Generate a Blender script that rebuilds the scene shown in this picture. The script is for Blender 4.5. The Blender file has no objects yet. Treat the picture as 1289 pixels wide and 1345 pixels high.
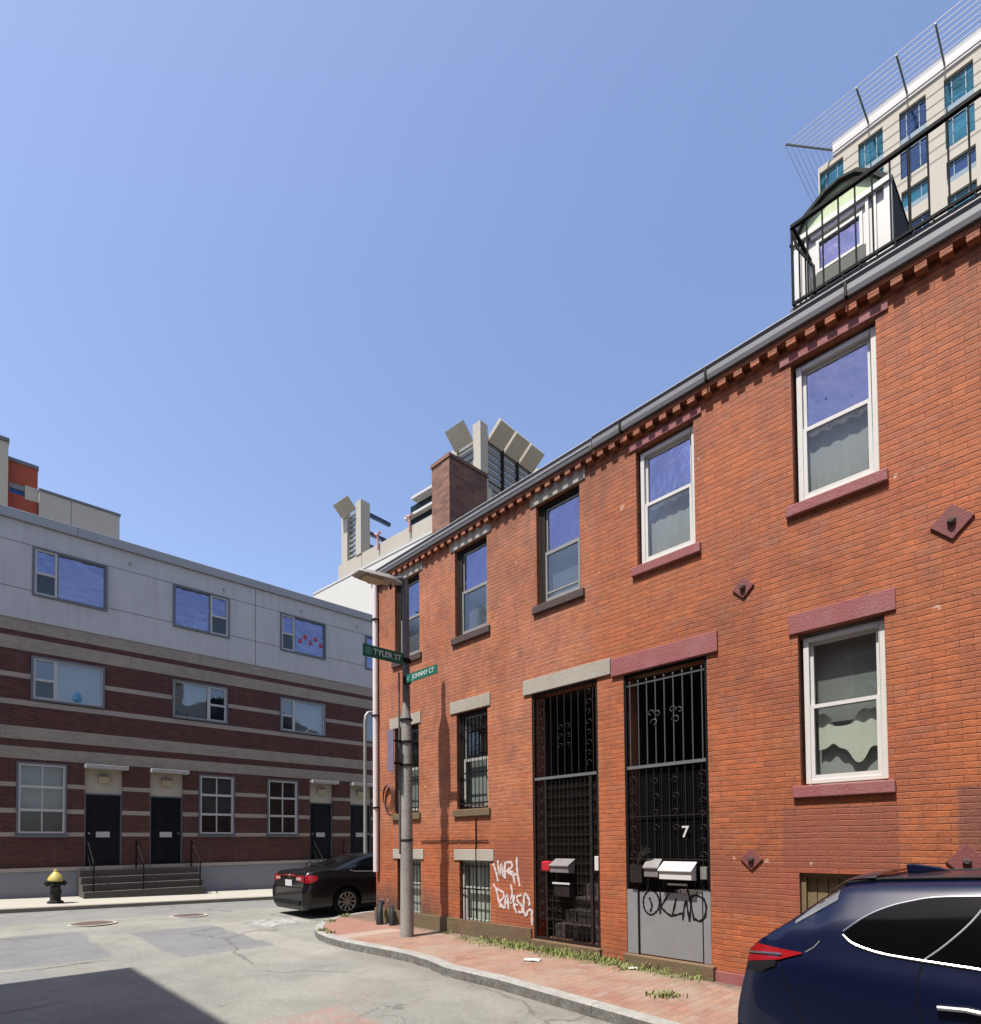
import bpy, bmesh, math, random
from mathutils import Vector, Matrix
random.seed(7)
sc = bpy.context.scene
C = bpy.data.collections.new("place"); sc.collection.children.link(C)
rad = math.radians
SUN_TAN = 2.1

# ------------------------------------------------------------------ terrain
def road_z(x, y):
    x = min(max(x, -30), 40)
    T = .067 - .0237 * (x - 1.4)
    a = -.13 - .035 * max(0, 5 - max(y, -10))
    if y <= 10.6: return a
    t = min(1, (y - 10.6) / 6.9); t = t * t * (3 - 2 * t)
    return -.13 * (1 - t) + T * t
def walk_h(y):
    t = min(1, max(0, (y - 1.9) / .7)); return .02 + .11 * t * t * (3 - 2 * t)
def walk_z(x, y): return road_z(x, y) + walk_h(y)
def AY(y): return 1.1 * y
def AZ(z): return 1.6 + 1.1 * (z - 1.6)
XA = 6.765

# ------------------------------------------------------------------ node helpers
class NT:
    def __init__(s, name):
        s.m = bpy.data.materials.new(name); s.m.use_nodes = True
        s.t = s.m.node_tree; s.t.nodes.clear()
        s.out = s.n('ShaderNodeOutputMaterial')
    def n(s, typ, **kw):
        nd = s.t.nodes.new(typ)
        for k, v in kw.items(): setattr(nd, k, v)
        return nd
    def link(s, a, b): s.t.links.new(a, b)
    def set(s, inp, v):
        if isinstance(v, bpy.types.NodeSocket): s.link(v, inp)
        elif isinstance(v, (tuple, list)) and len(v) == 3 and inp.type == 'RGBA': inp.default_value = (*v, 1)
        else: inp.default_value = v
    def math(s, op, a, b=0.0, c=None, clamp=False):
        nd = s.n('ShaderNodeMath', operation=op, use_clamp=clamp)
        s.set(nd.inputs[0], a); s.set(nd.inputs[1], b)
        if c is not None: s.set(nd.inputs[2], c)
        return nd.outputs[0]
    def mix(s, f, a, b, mode='MIX'):
        nd = s.n('ShaderNodeMix', data_type='RGBA', blend_type=mode)
        s.set(nd.inputs[0], f); s.set(nd.inputs[6], a); s.set(nd.inputs[7], b)
        return nd.outputs[2]
    def coord(s):
        return s.n('ShaderNodeTexCoord').outputs['Object']
    def sep(s, v):
        nd = s.n('ShaderNodeSeparateXYZ'); s.link(v, nd.inputs[0]); return nd.outputs
    def comb(s, x, y, z=0.0):
        nd = s.n('ShaderNodeCombineXYZ')
        for i, v in enumerate((x, y, z)): s.set(nd.inputs[i], v)
        return nd.outputs[0]
    def noise(s, v, scale, detail=3.0, rough=.55, dist=0.0):
        nd = s.n('ShaderNodeTexNoise'); s.link(v, nd.inputs['Vector'])
        nd.inputs['Scale'].default_value = scale; nd.inputs['Detail'].default_value = detail
        nd.inputs['Roughness'].default_value = rough; nd.inputs['Distortion'].default_value = dist
        return nd.outputs['Fac']
    def ramp(s, f, stops, interp='LINEAR'):
        nd = s.n('ShaderNodeValToRGB'); s.link(f, nd.inputs[0]); cr = nd.color_ramp; cr.interpolation = interp
        while len(cr.elements) < len(stops): cr.elements.new(.5)
        for e, (p, c) in zip(cr.elements, stops):
            e.position = p; e.color = (c, c, c, 1) if isinstance(c, (int, float)) else (*c, 1)
        return nd.outputs[0]
    def step(s, v, lo, hi):
        nd = s.n('ShaderNodeMapRange', interpolation_type='SMOOTHSTEP'); s.set(nd.inputs[0], v)
        nd.inputs[1].default_value = lo; nd.inputs[2].default_value = hi
        return nd.outputs[0]
    def box(s, u, v, u0, u1, v0, v1, e=.02):
        a = s.math('MULTIPLY', s.step(u, u0 - e, u0 + e), s.math('SUBTRACT', 1.0, s.step(u, u1 - e, u1 + e)))
        b = s.math('MULTIPLY', s.step(v, v0 - e, v0 + e), s.math('SUBTRACT', 1.0, s.step(v, v1 - e, v1 + e)))
        return s.math('MULTIPLY', a, b)
    def bump(s, h, strength=.3, dist=.01):
        nd = s.n('ShaderNodeBump'); s.link(h, nd.inputs['Height'])
        nd.inputs['Strength'].default_value = strength; nd.inputs['Distance'].default_value = dist
        return nd.outputs[0]
    def bsdf(s, col, rough=.8, metal=0., normal=None, **kw):
        p = s.n('ShaderNodeBsdfPrincipled')
        if kw.pop('scaled', True):
            if isinstance(col, bpy.types.NodeSocket): col = s.mix(1., col, (ALB, ALB, ALB), 'MULTIPLY')
            else: col = tuple(c * ALB for c in col)
        s.set(p.inputs['Base Color'], col); s.set(p.inputs['Roughness'], rough); s.set(p.inputs['Metallic'], metal)
        if normal is not None: s.link(normal, p.inputs['Normal'])
        for k, v in kw.items(): s.set(p.inputs[k.replace('_', ' ')], v)
        s.link(p.outputs[0], s.out.inputs[0]); return p

def planar(t):
    """face coordinate: runs along the wall whichever way it faces, and height"""
    o = t.sep(t.coord()); g = t.n('ShaderNodeNewGeometry'); nn = t.sep(g.outputs['True Normal'])
    ax = t.math('GREATER_THAN', t.math('ABSOLUTE', nn[0]), .6)
    u = t.math('ADD', t.math('MULTIPLY', o[1], ax), t.math('MULTIPLY', o[0], t.math('SUBTRACT', 1.0, ax)))
    return u, o[2], o

def simple(name, col, rough=.7, metal=0., var=.12, scale=6., bump=.0, spec=None, grime=None):
    t = NT(name); c = t.coord()
    f = t.noise(c, scale, 5.); f2 = t.noise(c, scale * 7, 3.)
    k = t.math('ADD', t.math('MULTIPLY', t.math('SUBTRACT', f, .5), var * 2.4), t.math('MULTIPLY', t.math('SUBTRACT', f2, .5), var))
    k = t.math('ADD', k, 1.0)
    col2 = t.mix(1.0, col, t.comb(k, k, k), 'MULTIPLY')
    if grime:
        g = t.ramp(t.noise(c, scale * .6, 6., .7), [(.45, 0.), (.7, 1.)])
        col2 = t.mix(t.math('MULTIPLY', g, grime[1]), col2, grime[0])
    nrm = t.bump(f2, bump, .02) if bump else None
    dark = max(col) < .06
    t.bsdf(col2, t.math('ADD', rough, t.math('MULTIPLY', t.math('SUBTRACT', f, .5), .15)), 0. if dark else metal, nrm, Specular_IOR_Level=.12 if dark else .35)
    return t.m

def brick_node(t, vec, w, h, mortar, c1, c2, cm, smooth=.2, offset=.5):
    b = t.n('ShaderNodeTexBrick'); t.link(vec, b.inputs['Vector'])
    b.offset = offset
    b.inputs['Scale'].default_value = 1.; b.inputs['Brick Width'].default_value = w; b.inputs['Row Height'].default_value = h
    b.inputs['Mortar Size'].default_value = mortar; b.inputs['Mortar Smooth'].default_value = smooth; b.inputs['Bias'].default_value = 0.
    t.set(b.inputs['Color1'], c1); t.set(b.inputs['Color2'], c2); t.set(b.inputs['Mortar'], cm)
    return b

ALB = .56   # overall reflectance trim for the exposure below
M = {}
# ---- orange-red painted brick of the old row
def mat_old_brick(name, shaded=False):
    t = NT(name); u, z, o = planar(t)
    c = t.coord()
    # slight waviness of the courses
    wob = t.math('MULTIPLY', t.math('SUBTRACT', t.noise(c, 1.3, 2.), .5), .03)
    wob2 = t.math('MULTIPLY', t.math('SUBTRACT', t.noise(c, 14., 2.), .5), .012)
    zz = t.math('ADD', z, t.math('ADD', wob, wob2)); uu = t.math('ADD', u, wob2)
    vec = t.comb(uu, zz, 0.)
    HB = .0615
    b = brick_node(t, vec, .205, HB, .0032, (.54, .158, .046), (.385, .104, .032), (.20, .06, .028), .7)
    # individual odd bricks
    b2 = brick_node(t, vec, .205, HB, .0, (0., 0., 0.), (1., 1., 1.), (.5, .5, .5), 0.)
    odd = t.ramp(b2.outputs['Color'], [(.82, 0.), (.95, 1.)])
    odd2 = t.ramp(b2.outputs['Color'], [(.03, 1.), (.14, 0.)])
    col = t.mix(t.math('MULTIPLY', b.outputs['Fac'], .72), b.outputs['Color'], (.43, .12, .036))
    col = t.mix(t.math('MULTIPLY', odd, .22), col, (.58, .27, .14))
    col = t.mix(t.math('MULTIPLY', odd2, .3), col, (.30, .085, .05))
    # unpainted stretch, beyond the painted front: lighter joints, sooty heads
    n1 = t.noise(c, .9, 4., .6); n2 = t.noise(c, 3.2, 4., .65)
    edge = t.math('ADD', u, t.math('MULTIPLY', t.math('SUBTRACT', n2, .5), 1.2))
    bare = t.step(edge, 4.7, 5.4)
    bare = t.math('MULTIPLY', bare, t.step(z, 1.55, 2.2))
    fr_ = t.math('FRACT', t.math('DIVIDE', zz, HB)); fr_ = t.math('MINIMUM', fr_, t.math('SUBTRACT', 1., fr_))
    hj = t.math('SUBTRACT', 1., t.step(fr_, .03, .12))
    hj = t.math('MULTIPLY', hj, t.ramp(t.noise(t.comb(t.math('MULTIPLY', u, 1.3), t.math('MULTIPLY', z, 9.), 0.), 1.2, 4., .6), [(.30, .25), (.62, 1.)]))
    col = t.mix(t.math('MULTIPLY', hj, .62), col, (.13, .04, .022))
    joint = t.math('MAXIMUM', t.math('MULTIPLY', b.outputs['Fac'], t.ramp(t.noise(c, 2.2, 4.), [(.4, .15), (.65, .8)])), hj)
    lightj = t.math('MULTIPLY', t.math('MULTIPLY', joint, bare), t.ramp(n1, [(.38, .25), (.62, .9)]))
    col = t.mix(t.math('MULTIPLY', bare, t.ramp(n1, [(.35, .05), (.65, .42)])), col, (.60, .27, .15))
    col = t.mix(lightj, col, (.66, .44, .31))
    soot = t.math('MULTIPLY', t.math('MULTIPLY', t.ramp(n2, [(.46, 0.), (.66, 1.)]), bare), t.math('SUBTRACT', 1.0, joint))
    col = t.mix(t.math('MULTIPLY', soot, .45), col, (.20, .085, .06))
    # paler worn joints on the lower painted part
    wj = t.math('MULTIPLY', t.math('MULTIPLY', joint, t.math('SUBTRACT', 1.0, t.step(z, 1.2, 2.6))), t.ramp(t.noise(t.comb(u, t.math('MULTIPLY', z, 5.), 0.), 1.6, 3.), [(.52, 0.), (.66, .8)]))
    col = t.mix(wj, col, (.62, .32, .2))
    # broad tone drift, rain streaks
    col = t.mix(t.ramp(n1, [(.35, 0.), (.7, .5)]), col, t.mix(1., col, (1.18, .92, .82), 'MULTIPLY'))
    red = t.ramp(t.noise(c, 1.7, 5., .7, .6), [(.55, 0.), (.68, .45)])
    col = t.mix(red, col, t.mix(1., col, (.80, .62, .78), 'MULTIPLY'))
    streak = t.noise(t.comb(t.math('MULTIPLY', u, 5.), t.math('MULTIPLY', z, .5), 0.), 1.5, 4.)
    col = t.mix(t.ramp(streak, [(.5, 0.), (.75, .28)]), col, (.23, .09, .055))
    mot = t.noise(t.comb(t.math('MULTIPLY', u, 3.), t.math('MULTIPLY', z, 7.), 0.), 2.6, 6., .72)
    col = t.mix(1., col, t.ramp(mot, [(.28, .70), (.5, 1.), (.74, 1.30)]), 'MULTIPLY')
    pale = t.ramp(t.noise(c, 2.3, 5., .7, .4), [(.56, 0.), (.72, .4)])
    col = t.mix(pale, col, (.46, .21, .12))
    blot = t.noise(c, .55, 7., .68, .8)
    col = t.mix(1., col, t.ramp(blot, [(.30, .74), (.48, 1.), (.70, 1.14)]), 'MULTIPLY')
    stain = t.noise(t.comb(t.math('MULTIPLY', u, 2.4), t.math('MULTIPLY', z, .7), 3.), 1.1, 6., .7, .5)
    col = t.mix(t.ramp(stain, [(.54, 0.), (.70, .42)]), col, (.20, .072, .045))
    eav = t.math('MULTIPLY', t.step(z, 6.0, 6.9), t.ramp(streak, [(.35, 0.), (.6, .35)]))
    col = t.mix(eav, col, (.18, .07, .045))
    # repainted squares
    jit = t.math('MULTIPLY', t.math('SUBTRACT', t.noise(c, 9., 2.), .5), .06)
    uj = t.math('ADD', u, jit); zj = t.math('ADD', z, jit)
    for (a0, a1, z0, z1, k, cc) in ((1.42, 2.50, 1.27, 1.93, .75, (.275, .078, .045)), (2.0, 3.30, .75, 1.42, .6, (.30, .085, .045)),
                                    (-.6, .97, 1.02, 2.05, .8, (.22, .075, .052)), (6.18, 7.03, .95, 1.62, .6, (.33, .085, .045)),
                                    (6.18, 7.0, .1, .55, .45, (.33, .08, .045)), (1.42, 2.5, .95, 1.3, .5, (.40, .09, .05))):
        m = t.box(uj, zj, a0, a1, z0, z1)
        m = t.math('MULTIPLY', m, t.math('SUBTRACT', 1., t.math('MULTIPLY', joint, .35)))
        col = t.mix(t.math('MULTIPLY', m, k), col, cc)
    # black weathered base by the corner
    low = t.math('MULTIPLY', t.step(t.math('ADD', u, t.math('MULTIPLY', n2, 1.2)), 8.6, 9.6), t.math('SUBTRACT', 1., t.step(t.math('ADD', z, t.math('MULTIPLY', n2, .8)), .7, 1.35)))
    low2 = t.math('SUBTRACT', 1., t.step(t.math('ADD', z, t.math('MULTIPLY', n2, .35)), .32, .55))
    low2 = t.math('MULTIPLY', low2, t.step(u, 6.9, 7.4))
    col = t.mix(t.math('MAXIMUM', t.math('MULTIPLY', low, .75), t.math('MULTIPLY', low2, .6)), col, (.07, .045, .04))
    # plaster specks
    sp = t.ramp(t.noise(c, 5.5, 2., .5), [(.735, 0.), (.75, .8)])
    col = t.mix(sp, col, (.66, .42, .33))
    hgt = t.math('ADD', t.math('MULTIPLY', t.math('SUBTRACT', 1., joint), .8), t.math('MULTIPLY', t.noise(c, 38., 4.), .45))
    hgt = t.math('ADD', hgt, t.math('MULTIPLY', b2.outputs['Fac'], .0))
    t.bsdf(col, .82, 0., t.bump(hgt, .85, .012))
    return t.m
M['brick'] = mat_old_brick('painted_brick')

def mat_plain_brick(name, c1, c2, cm, w=.2, h=.066, m=.005, bump=.5):
    t = NT(name); u, z, o = planar(t); c = t.coord()
    b = brick_node(t, t.comb(u, z, 0.), w, h, m, c1, c2, cm)
    n = t.noise(c, 2., 5.); k = t.math('ADD', .75, t.math('MULTIPLY', n, .5))
    col = t.mix(1., b.outputs['Color'], t.comb(k, k, k), 'MULTIPLY')
    t.bsdf(col, .85, 0., t.bump(t.math('ADD', t.math('SUBTRACT', 1., b.outputs['Fac']), t.math('MULTIPLY', t.noise(c, 40.), .5)), bump, .01))
    return t.m
M['chimney_brick'] = mat_plain_brick('chimney_brick', (.38, .17, .10), (.20, .085, .055), (.24, .16, .12), .21, .072, .007)
M['opp_brick'] = mat_plain_brick('opposite_brick', (.34, .13, .08), (.26, .10, .065), (.3, .22, .18))

# ---- banded brick of the apartment building
def mat_banded():
    t = NT('banded_brick'); u, z, o = planar(t); c = t.coord()
    vec = t.comb(u, z, 0.)
    r = brick_node(t, vec, .205, .0665, .0055, (.135, .033, .021), (.070, .018, .013), (.14, .08, .06))
    bb = brick_node(t, vec, .205, .0665, .0045, (.45, .385, .30), (.37, .315, .25), (.50, .435, .35))
    m = None
    for z0, z1, x in ((7.33, 7.66, 0), (6.83, 7.18, 0), (6.08, 6.21, 0), (5.35, 5.49, 0), (4.44, 4.78, 0), (3.92, 4.24, 0), (3.17, 3.29, 0), (2.47, 2.595, 0), (1.84, 1.955, 0)):
        k = t.math('MULTIPLY', t.math('GREATER_THAN', z, z0), t.math('LESS_THAN', z, z1))
        m = k if m is None else t.math('ADD', m, k)
    thin = None
    for z0, z1 in ((6.08, 6.21), (5.35, 5.49), (3.17, 3.29), (2.47, 2.595), (1.84, 1.955)):
        k = t.math('MULTIPLY', t.math('GREATER_THAN', z, z0), t.math('LESS_THAN', z, z1))
        thin = k if thin is None else t.math('ADD', thin, k)
    col = t.mix(m, r.outputs['Color'], bb.outputs['Color'])
    col = t.mix(t.math('MULTIPLY', thin, .7), col, (.50, .42, .36))
    n = t.noise(c, 1.1, 5.); k = t.math('ADD', .78, t.math('MULTIPLY', n, .44))
    col = t.mix(1., col, t.comb(k, k, k), 'MULTIPLY')
    st = t.noise(t.comb(t.math('MULTIPLY', u, 4.), t.math('MULTIPLY', z, .4), 0.), 1.2, 4.)
    col = t.mix(t.ramp(st, [(.55, 0.), (.75, .25)]), col, (.16, .13, .12))
    t.bsdf(col, .85, 0., t.bump(t.math('SUBTRACT', 1., r.outputs['Fac']), .5, .01))
    return t.m
M['banded'] = mat_banded()
def mat_stucco(name, base, z0=8.48, z1=9.715, us=(1.1, 8.05, 15.0)):
    t = NT(name); u, z, o = planar(t); c = t.coord()
    j = t.math('ADD', t.box(z, z, z0 - .012, z0 + .012, -99, 99, .004), t.box(z, z, z1 - .012, z1 + .012, -99, 99, .004))
    for a in us: j = t.math('ADD', j, t.box(u, z, a - .012, a + .012, -99, 99, .004))
    n = t.noise(c, .8, 6., .6); k = t.math('ADD', .86, t.math('MULTIPLY', n, .26))
    col = t.mix(1., base, t.comb(k, k, k), 'MULTIPLY')
    st = t.noise(t.comb(t.math('MULTIPLY', u, 3.), t.math('MULTIPLY', z, .3), 0.), 1.7, 5.)
    col = t.mix(t.ramp(st, [(.48, 0.), (.75, .35)]), col, (.42, .40, .38))
    col = t.mix(t.math('MULTIPLY', j, .75), col, (.12, .12, .12))
    t.bsdf(col, .8, 0., t.bump(t.math('SUBTRACT', t.math('MULTIPLY', t.noise(c, 60.), .3), j), .4, .01))
    return t.m
M['stucco'] = mat_stucco('pale_panel', (.68, .665, .655))

# ---- asphalt
def mat_road():
    t = NT('worn_asphalt'); c = t.coord(); o = t.sep(c)
    n1 = t.noise(c, .35, 6., .6); n2 = t.noise(c, 2.5, 6., .65); n3 = t.noise(c, 90., 4., .7); n4 = t.noise(c, 26., 4., .65)
    col = t.mix(t.ramp(n1, [(.35, 0.), (.65, 1.)]), (.265, .264, .232), (.335, .330, .282))
    jx = t.math('ADD', o[0], t.math('MULTIPLY', t.math('SUBTRACT', n2, .5), .35)); jy = t.math('ADD', o[1], t.math('MULTIPLY', t.math('SUBTRACT', t.noise(c, 1.9, 5., .6), .5), .35))
    for (x0, x1, y0, y1, k) in ((-12, 2.15, 10.7, 13.7, .85), (2.85, 4.35, 9.85, 13.0, .8), (-40, 60, 15.2, 18.2, .5), (-12, 1.2, 9.3, 10.4, .5), (3.1, 4.5, 7.2, 8.3, .2)):
        m = t.box(jx, jy, x0, x1, y0, y1, .05)
        col = t.mix(t.math('MULTIPLY', m, k), col, (.205, .21, .222))
    # concrete-coloured utility trench strips
    for (x0, x1, y0, y1) in ((4.35, 4.9, 8.6, 13.2), (-12, 4.2, 13.75, 14.3)):
        col = t.mix(t.math('MULTIPLY', t.box(jx, jy, x0, x1, y0, y1, .04), .35), col, (.42, .40, .35))
    red = t.math('MULTIPLY', t.box(jx, jy, 2.35, 3.2, 4.9, 5.75, .06), t.ramp(t.noise(c, 7., 5., .7), [(.38, 0.), (.6, 1.)]))
    red2 = t.math('MULTIPLY', t.box(jx, jy, 3.3, 3.75, 5.6, 6.6, .06), t.ramp(t.noise(c, 6., 5., .7), [(.5, 0.), (.75, .6)]))
    col = t.mix(t.math('MULTIPLY', t.math('ADD', red, red2), .5), col, (.46, .20, .16))
    wh = t.math('MULTIPLY', t.box(jx, jy, 5.1, 6.2, 12.2, 13.2, .1), t.ramp(t.noise(c, 8., 4.), [(.45, 0.), (.6, 1.)]))
    col = t.mix(t.math('MULTIPLY', wh, .8), col, (.60, .60, .58))
    oil = t.math('MULTIPLY', t.ramp(t.noise(c, 1.6, 6., .75, .5), [(.58, 0.), (.70, .55)]), 1.)
    col = t.mix(oil, col, (.17, .155, .135))
    spot = t.ramp(t.noise(c, 4.5, 3., .6), [(.68, 0.), (.74, .6)])
    col = t.mix(spot, col, (.15, .135, .12))
    # cracks: edges of large cells, only in some places
    v = t.n('ShaderNodeTexVoronoi', feature='DISTANCE_TO_EDGE'); dv = t.n('ShaderNodeVectorMath', operation='ADD')
    nn = t.n('ShaderNodeTexNoise'); t.link(c, nn.inputs['Vector']); nn.inputs['Scale'].default_value = 2.2; nn.inputs['Detail'].default_value = 6
    sc_ = t.n('ShaderNodeVectorMath', operation='SCALE'); t.link(nn.outputs['Color'], sc_.inputs[0]); sc_.inputs['Scale'].default_value = .9
    t.link(c, dv.inputs[0]); t.link(sc_.outputs[0], dv.inputs[1]); t.link(dv.outputs[0], v.inputs['Vector']); v.inputs['Scale'].default_value = .55
    cr = t.math('SUBTRACT', 1., t.step(v.outputs['Distance'], .004, .016))
    cr = t.math('MULTIPLY', cr, t.ramp(t.noise(c, .9, 3.), [(.55, 0.), (.72, .7)]))
    # the broken seam along the old patch
    sy = t.math('ADD', 10.45, t.math('MULTIPLY', t.math('SUBTRACT', t.noise(c, 2.6, 5., .7), .5), .55))
    seam = t.math('SUBTRACT', 1., t.step(t.math('ABSOLUTE', t.math('SUBTRACT', o[1], sy)), .012, .05))
    seam = t.math('MULTIPLY', seam, t.math('SUBTRACT', 1., t.step(o[0], 1.9, 2.2)))
    cr = t.math('MAXIMUM', cr, seam)
    col = t.mix(t.math('MULTIPLY', cr, .75), col, (.055, .05, .045))
    blot = t.noise(c, 1.1, 7., .7, .6)
    col = t.mix(1., col, t.ramp(blot, [(.30, .80), (.5, 1.), (.70, 1.13)]), 'MULTIPLY')
    v2 = t.n('ShaderNodeTexVoronoi', feature='DISTANCE_TO_EDGE'); dv2 = t.n('ShaderNodeVectorMath', operation='ADD'); sc2 = t.n('ShaderNodeVectorMath', operation='SCALE'); sc2.inputs['Scale'].default_value = .5
    t.link(nn.outputs['Color'], sc2.inputs[0]); t.link(c, dv2.inputs[0]); t.link(sc2.outputs[0], dv2.inputs[1]); t.link(dv2.outputs[0], v2.inputs['Vector']); v2.inputs['Scale'].default_value = .21
    tar = t.math('MULTIPLY', t.math('SUBTRACT', 1., t.step(v2.outputs['Distance'], .003, .008)), t.ramp(t.noise(c, .6, 2.), [(.42, 0.), (.5, 1.)]))
    col = t.mix(t.math('MULTIPLY', tar, .6), col, (.10, .095, .09))
    # grit collected along the kerb, pale specks
    grit = t.math('MULTIPLY', t.step(t.math('ADD', o[0], t.math('MULTIPLY', n2, .5)), 4.75, 5.15), t.math('SUBTRACT', 1., t.step(o[1], 8., 9.)))
    col = t.mix(t.math('MULTIPLY', grit, .5), col, (.19, .17, .135))
    agg = t.ramp(t.noise(c, 150., 2., .5), [(.66, 0.), (.74, .5)])
    col = t.mix(agg, col, (.55, .53, .48))
    gr_ = t.ramp(n3, [(.3, .66), (.7, 1.30)]); col = t.mix(1., col, gr_, 'MULTIPLY')
    g2 = t.ramp(n4, [(.25, .84), (.75, 1.13)]); col = t.mix(1., col, g2, 'MULTIPLY')
    h = t.math('SUBTRACT', t.math('ADD', t.math('MULTIPLY', n3, .5), t.math('MULTIPLY', n2, .6)), t.math('MULTIPLY', cr, 1.5))
    t.bsdf(col, .88, 0., t.bump(h, .6, .012))
    return t.m
M['road'] = mat_road()

def mat_paving():
    t = NT('brick_paving'); c = t.coord(); o = t.sep(c)
    wob = t.math('MULTIPLY', t.math('SUBTRACT', t.noise(c, 3., 3.), .5), .05)
    vec = t.comb(t.math('ADD', o[0], wob), t.math('ADD', o[1], wob), 0.)
    b = brick_node(t, vec, .21, .105, .006, (.42, .21, .145), (.285, .13, .095), (.27, .215, .16), .3)
    b2 = brick_node(t, vec, .21, .105, .0, (0., 0., 0.), (1., 1., 1.), (.5, .5, .5), 0.)
    col = t.mix(t.ramp(b2.outputs['Color'], [(.75, 0.), (1., .6)]), b.outputs['Color'], (.46, .33, .27))
    dirt = t.ramp(t.noise(c, 1.4, 6., .7), [(.40, 0.), (.68, .8)])
    col = t.mix(dirt, col, (.41, .315, .235))
    sand = t.ramp(t.noise(c, .8, 4., .6), [(.5, 0.), (.7, .5)])
    col = t.mix(sand, col, (.38, .33, .26))
    red = t.math('MULTIPLY', t.step(o[1], 8.6, 9.6), .55)
    col = t.mix(red, col, (.37, .15, .11))
    strip = t.box(t.math('ADD', o[1], t.math('MULTIPLY', wob, 2.)), o[0], 8.95, 9.35, 4.9, 6.3, .04)
    col = t.mix(t.math('MULTIPLY', strip, .6), col, (.50, .44, .37))
    moss = t.math('MULTIPLY', t.step(o[0], 6.05, 6.6), t.ramp(t.noise(c, 4., 5., .7), [(.42, 0.), (.6, .8)]))
    moss = t.math('MULTIPLY', moss, t.math('MULTIPLY', t.step(o[1], 3., 3.6), t.math('SUBTRACT', 1., t.step(o[1], 7.3, 8.))))
    col = t.mix(moss, col, (.17, .185, .07))
    soil = t.math('MULTIPLY', t.step(t.math('ADD', o[0], t.math('MULTIPLY', t.noise(c, 6., 4.), .3)), 6.62, 6.82), t.ramp(t.noise(c, 3., 4.), [(.3, .3), (.6, .9)]))
    col = t.mix(soil, col, (.13, .105, .07))
    leaf = t.ramp(t.noise(c, 24., 2., .5), [(.70, 0.), (.76, .6)])
    col = t.mix(leaf, col, (.16, .10, .07))
    g = t.ramp(t.noise(c, 60., 4., .7), [(.3, .72), (.7, 1.25)]); col = t.mix(1., col, g, 'MULTIPLY')
    h = t.math('ADD', t.math('MULTIPLY', t.math('SUBTRACT', 1., b.outputs['Fac']), .7), t.math('ADD', t.math('MULTIPLY', b2.outputs['Color'], .35), t.math('MULTIPLY', t.noise(c, 30.), .4)))
    t.bsdf(col, .9, 0., t.bump(h, .8, .014))
    return t.m
M['paving'] = mat_paving()

def mat_granite(name, a, b):
    t = NT(name); c = t.coord(); o = t.sep(c)
    n = t.noise(c, 55., 4., .7); n2 = t.noise(c, 5., 5., .65)
    col = t.mix(t.ramp(n, [(.35, 0.), (.62, 1.)]), a, b)
    k = t.ramp(n2, [(.25, .72), (.75, 1.18)]); col = t.mix(1., col, k, 'MULTIPLY')
    g = t.n('ShaderNodeNewGeometry'); nz = t.sep(g.outputs['True Normal'])[2]
    side_face = t.math('SUBTRACT', 1., t.step(nz, .3, .8))  # steep faces, mottled darker than the top
    col = t.mix(t.math('MULTIPLY', side_face, t.ramp(t.noise(c, 11., 5., .75), [(.35, .95), (.68, .35)])), col, (.12, .11, .09))
    j = t.box(t.math('FRACT', t.math('DIVIDE', o[1], 1.83)), o[2], .0, .008, -9, 9, .003)
    col = t.mix(t.math('MULTIPLY', j, .7), col, (.10, .09, .08))
    t.bsdf(col, .85, 0., t.bump(t.math('ADD', n2, t.math('MULTIPLY', n, .3)), 1., .02))
    return t.m
M['granite'] = mat_granite('granite_kerb', (.33, .325, .30), (.50, .49, .45))
M['concrete_walk'] = simple('concrete_walk', (.52, .49, .42), .9, 0, .10, 3., .2)
M['kerb_dark'] = simple('far_kerb', (.30, .27, .22), .9, 0, .2, 5., .2)
M['base_paint'] = simple('grey_base_paint', (.34, .34, .36), .8, 0, .1, 2.)
M['trim_stone'] = simple('trim_stone', (.55, .47, .40), .8, 0, .1, 4.)
M['lintel_grey'] = simple('lintel_stone', (.50, .46, .39), .85, 0, .10, 5., .25, grime=((.36, .30, .24), .5))
M['purple'] = simple('plum_paint', (.37, .115, .115), .75, 0, .12, 6., .3, grime=((.42, .22, .20), .5))
M['sill_dark'] = simple('dark_sill', (.10, .065, .06), .8, 0, .3, 6., .3)
M['white'] = simple('white_vinyl', (.86, .84, .79), .45, 0, .05, 5.)
M['offwhite'] = simple('aged_white_frame', (.60, .58, .53), .55, 0, .15, 8.)
M['darkwood'] = simple('dark_window_wood', (.035, .026, .022), .7, 0, .3, 8.)
M['alu'] = simple('storm_frame', (.42, .41, .38), .45, .3, .12, 8.)
M['gate_grey'] = simple('worn_gate_paint', (.09, .09, .095), .6, 0, .2)
M['grey_frame'] = simple('grey_frame', (.20, .21, .22), .5, .2, .05)
M['pale_frame'] = simple('pale_frame', (.66, .65, .62), .5, 0, .05)
M['gutter'] = simple('gutter_metal', (.20, .20, .215), .6, .0, .15, 3.)
M['gutter_sunlit_bead'] = simple('gutter_sunlit_edge', (.62, .61, .60), .5, 0, .1, 3.)  # pale colour painted in for the sunlit lines on the gutter rim
M['iron'] = simple('black_iron', (.009, .009, .010), .75, .4, .3, 20., .2)
M['rust_iron'] = simple('dull_iron', (.03, .024, .021), .6, .4, .4, 12., .2)
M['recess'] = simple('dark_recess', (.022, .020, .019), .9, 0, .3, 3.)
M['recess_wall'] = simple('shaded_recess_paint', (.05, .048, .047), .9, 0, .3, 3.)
M['stair_stone'] = simple('entry_step', (.12, .10, .09), .85, 0, .3, 6.)
M['grey_sheet'] = simple('grey_sheet_metal', (.40, .405, .42), .5, .35, .09, 3., .08, grime=((.30, .28, .27), .35))
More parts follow.
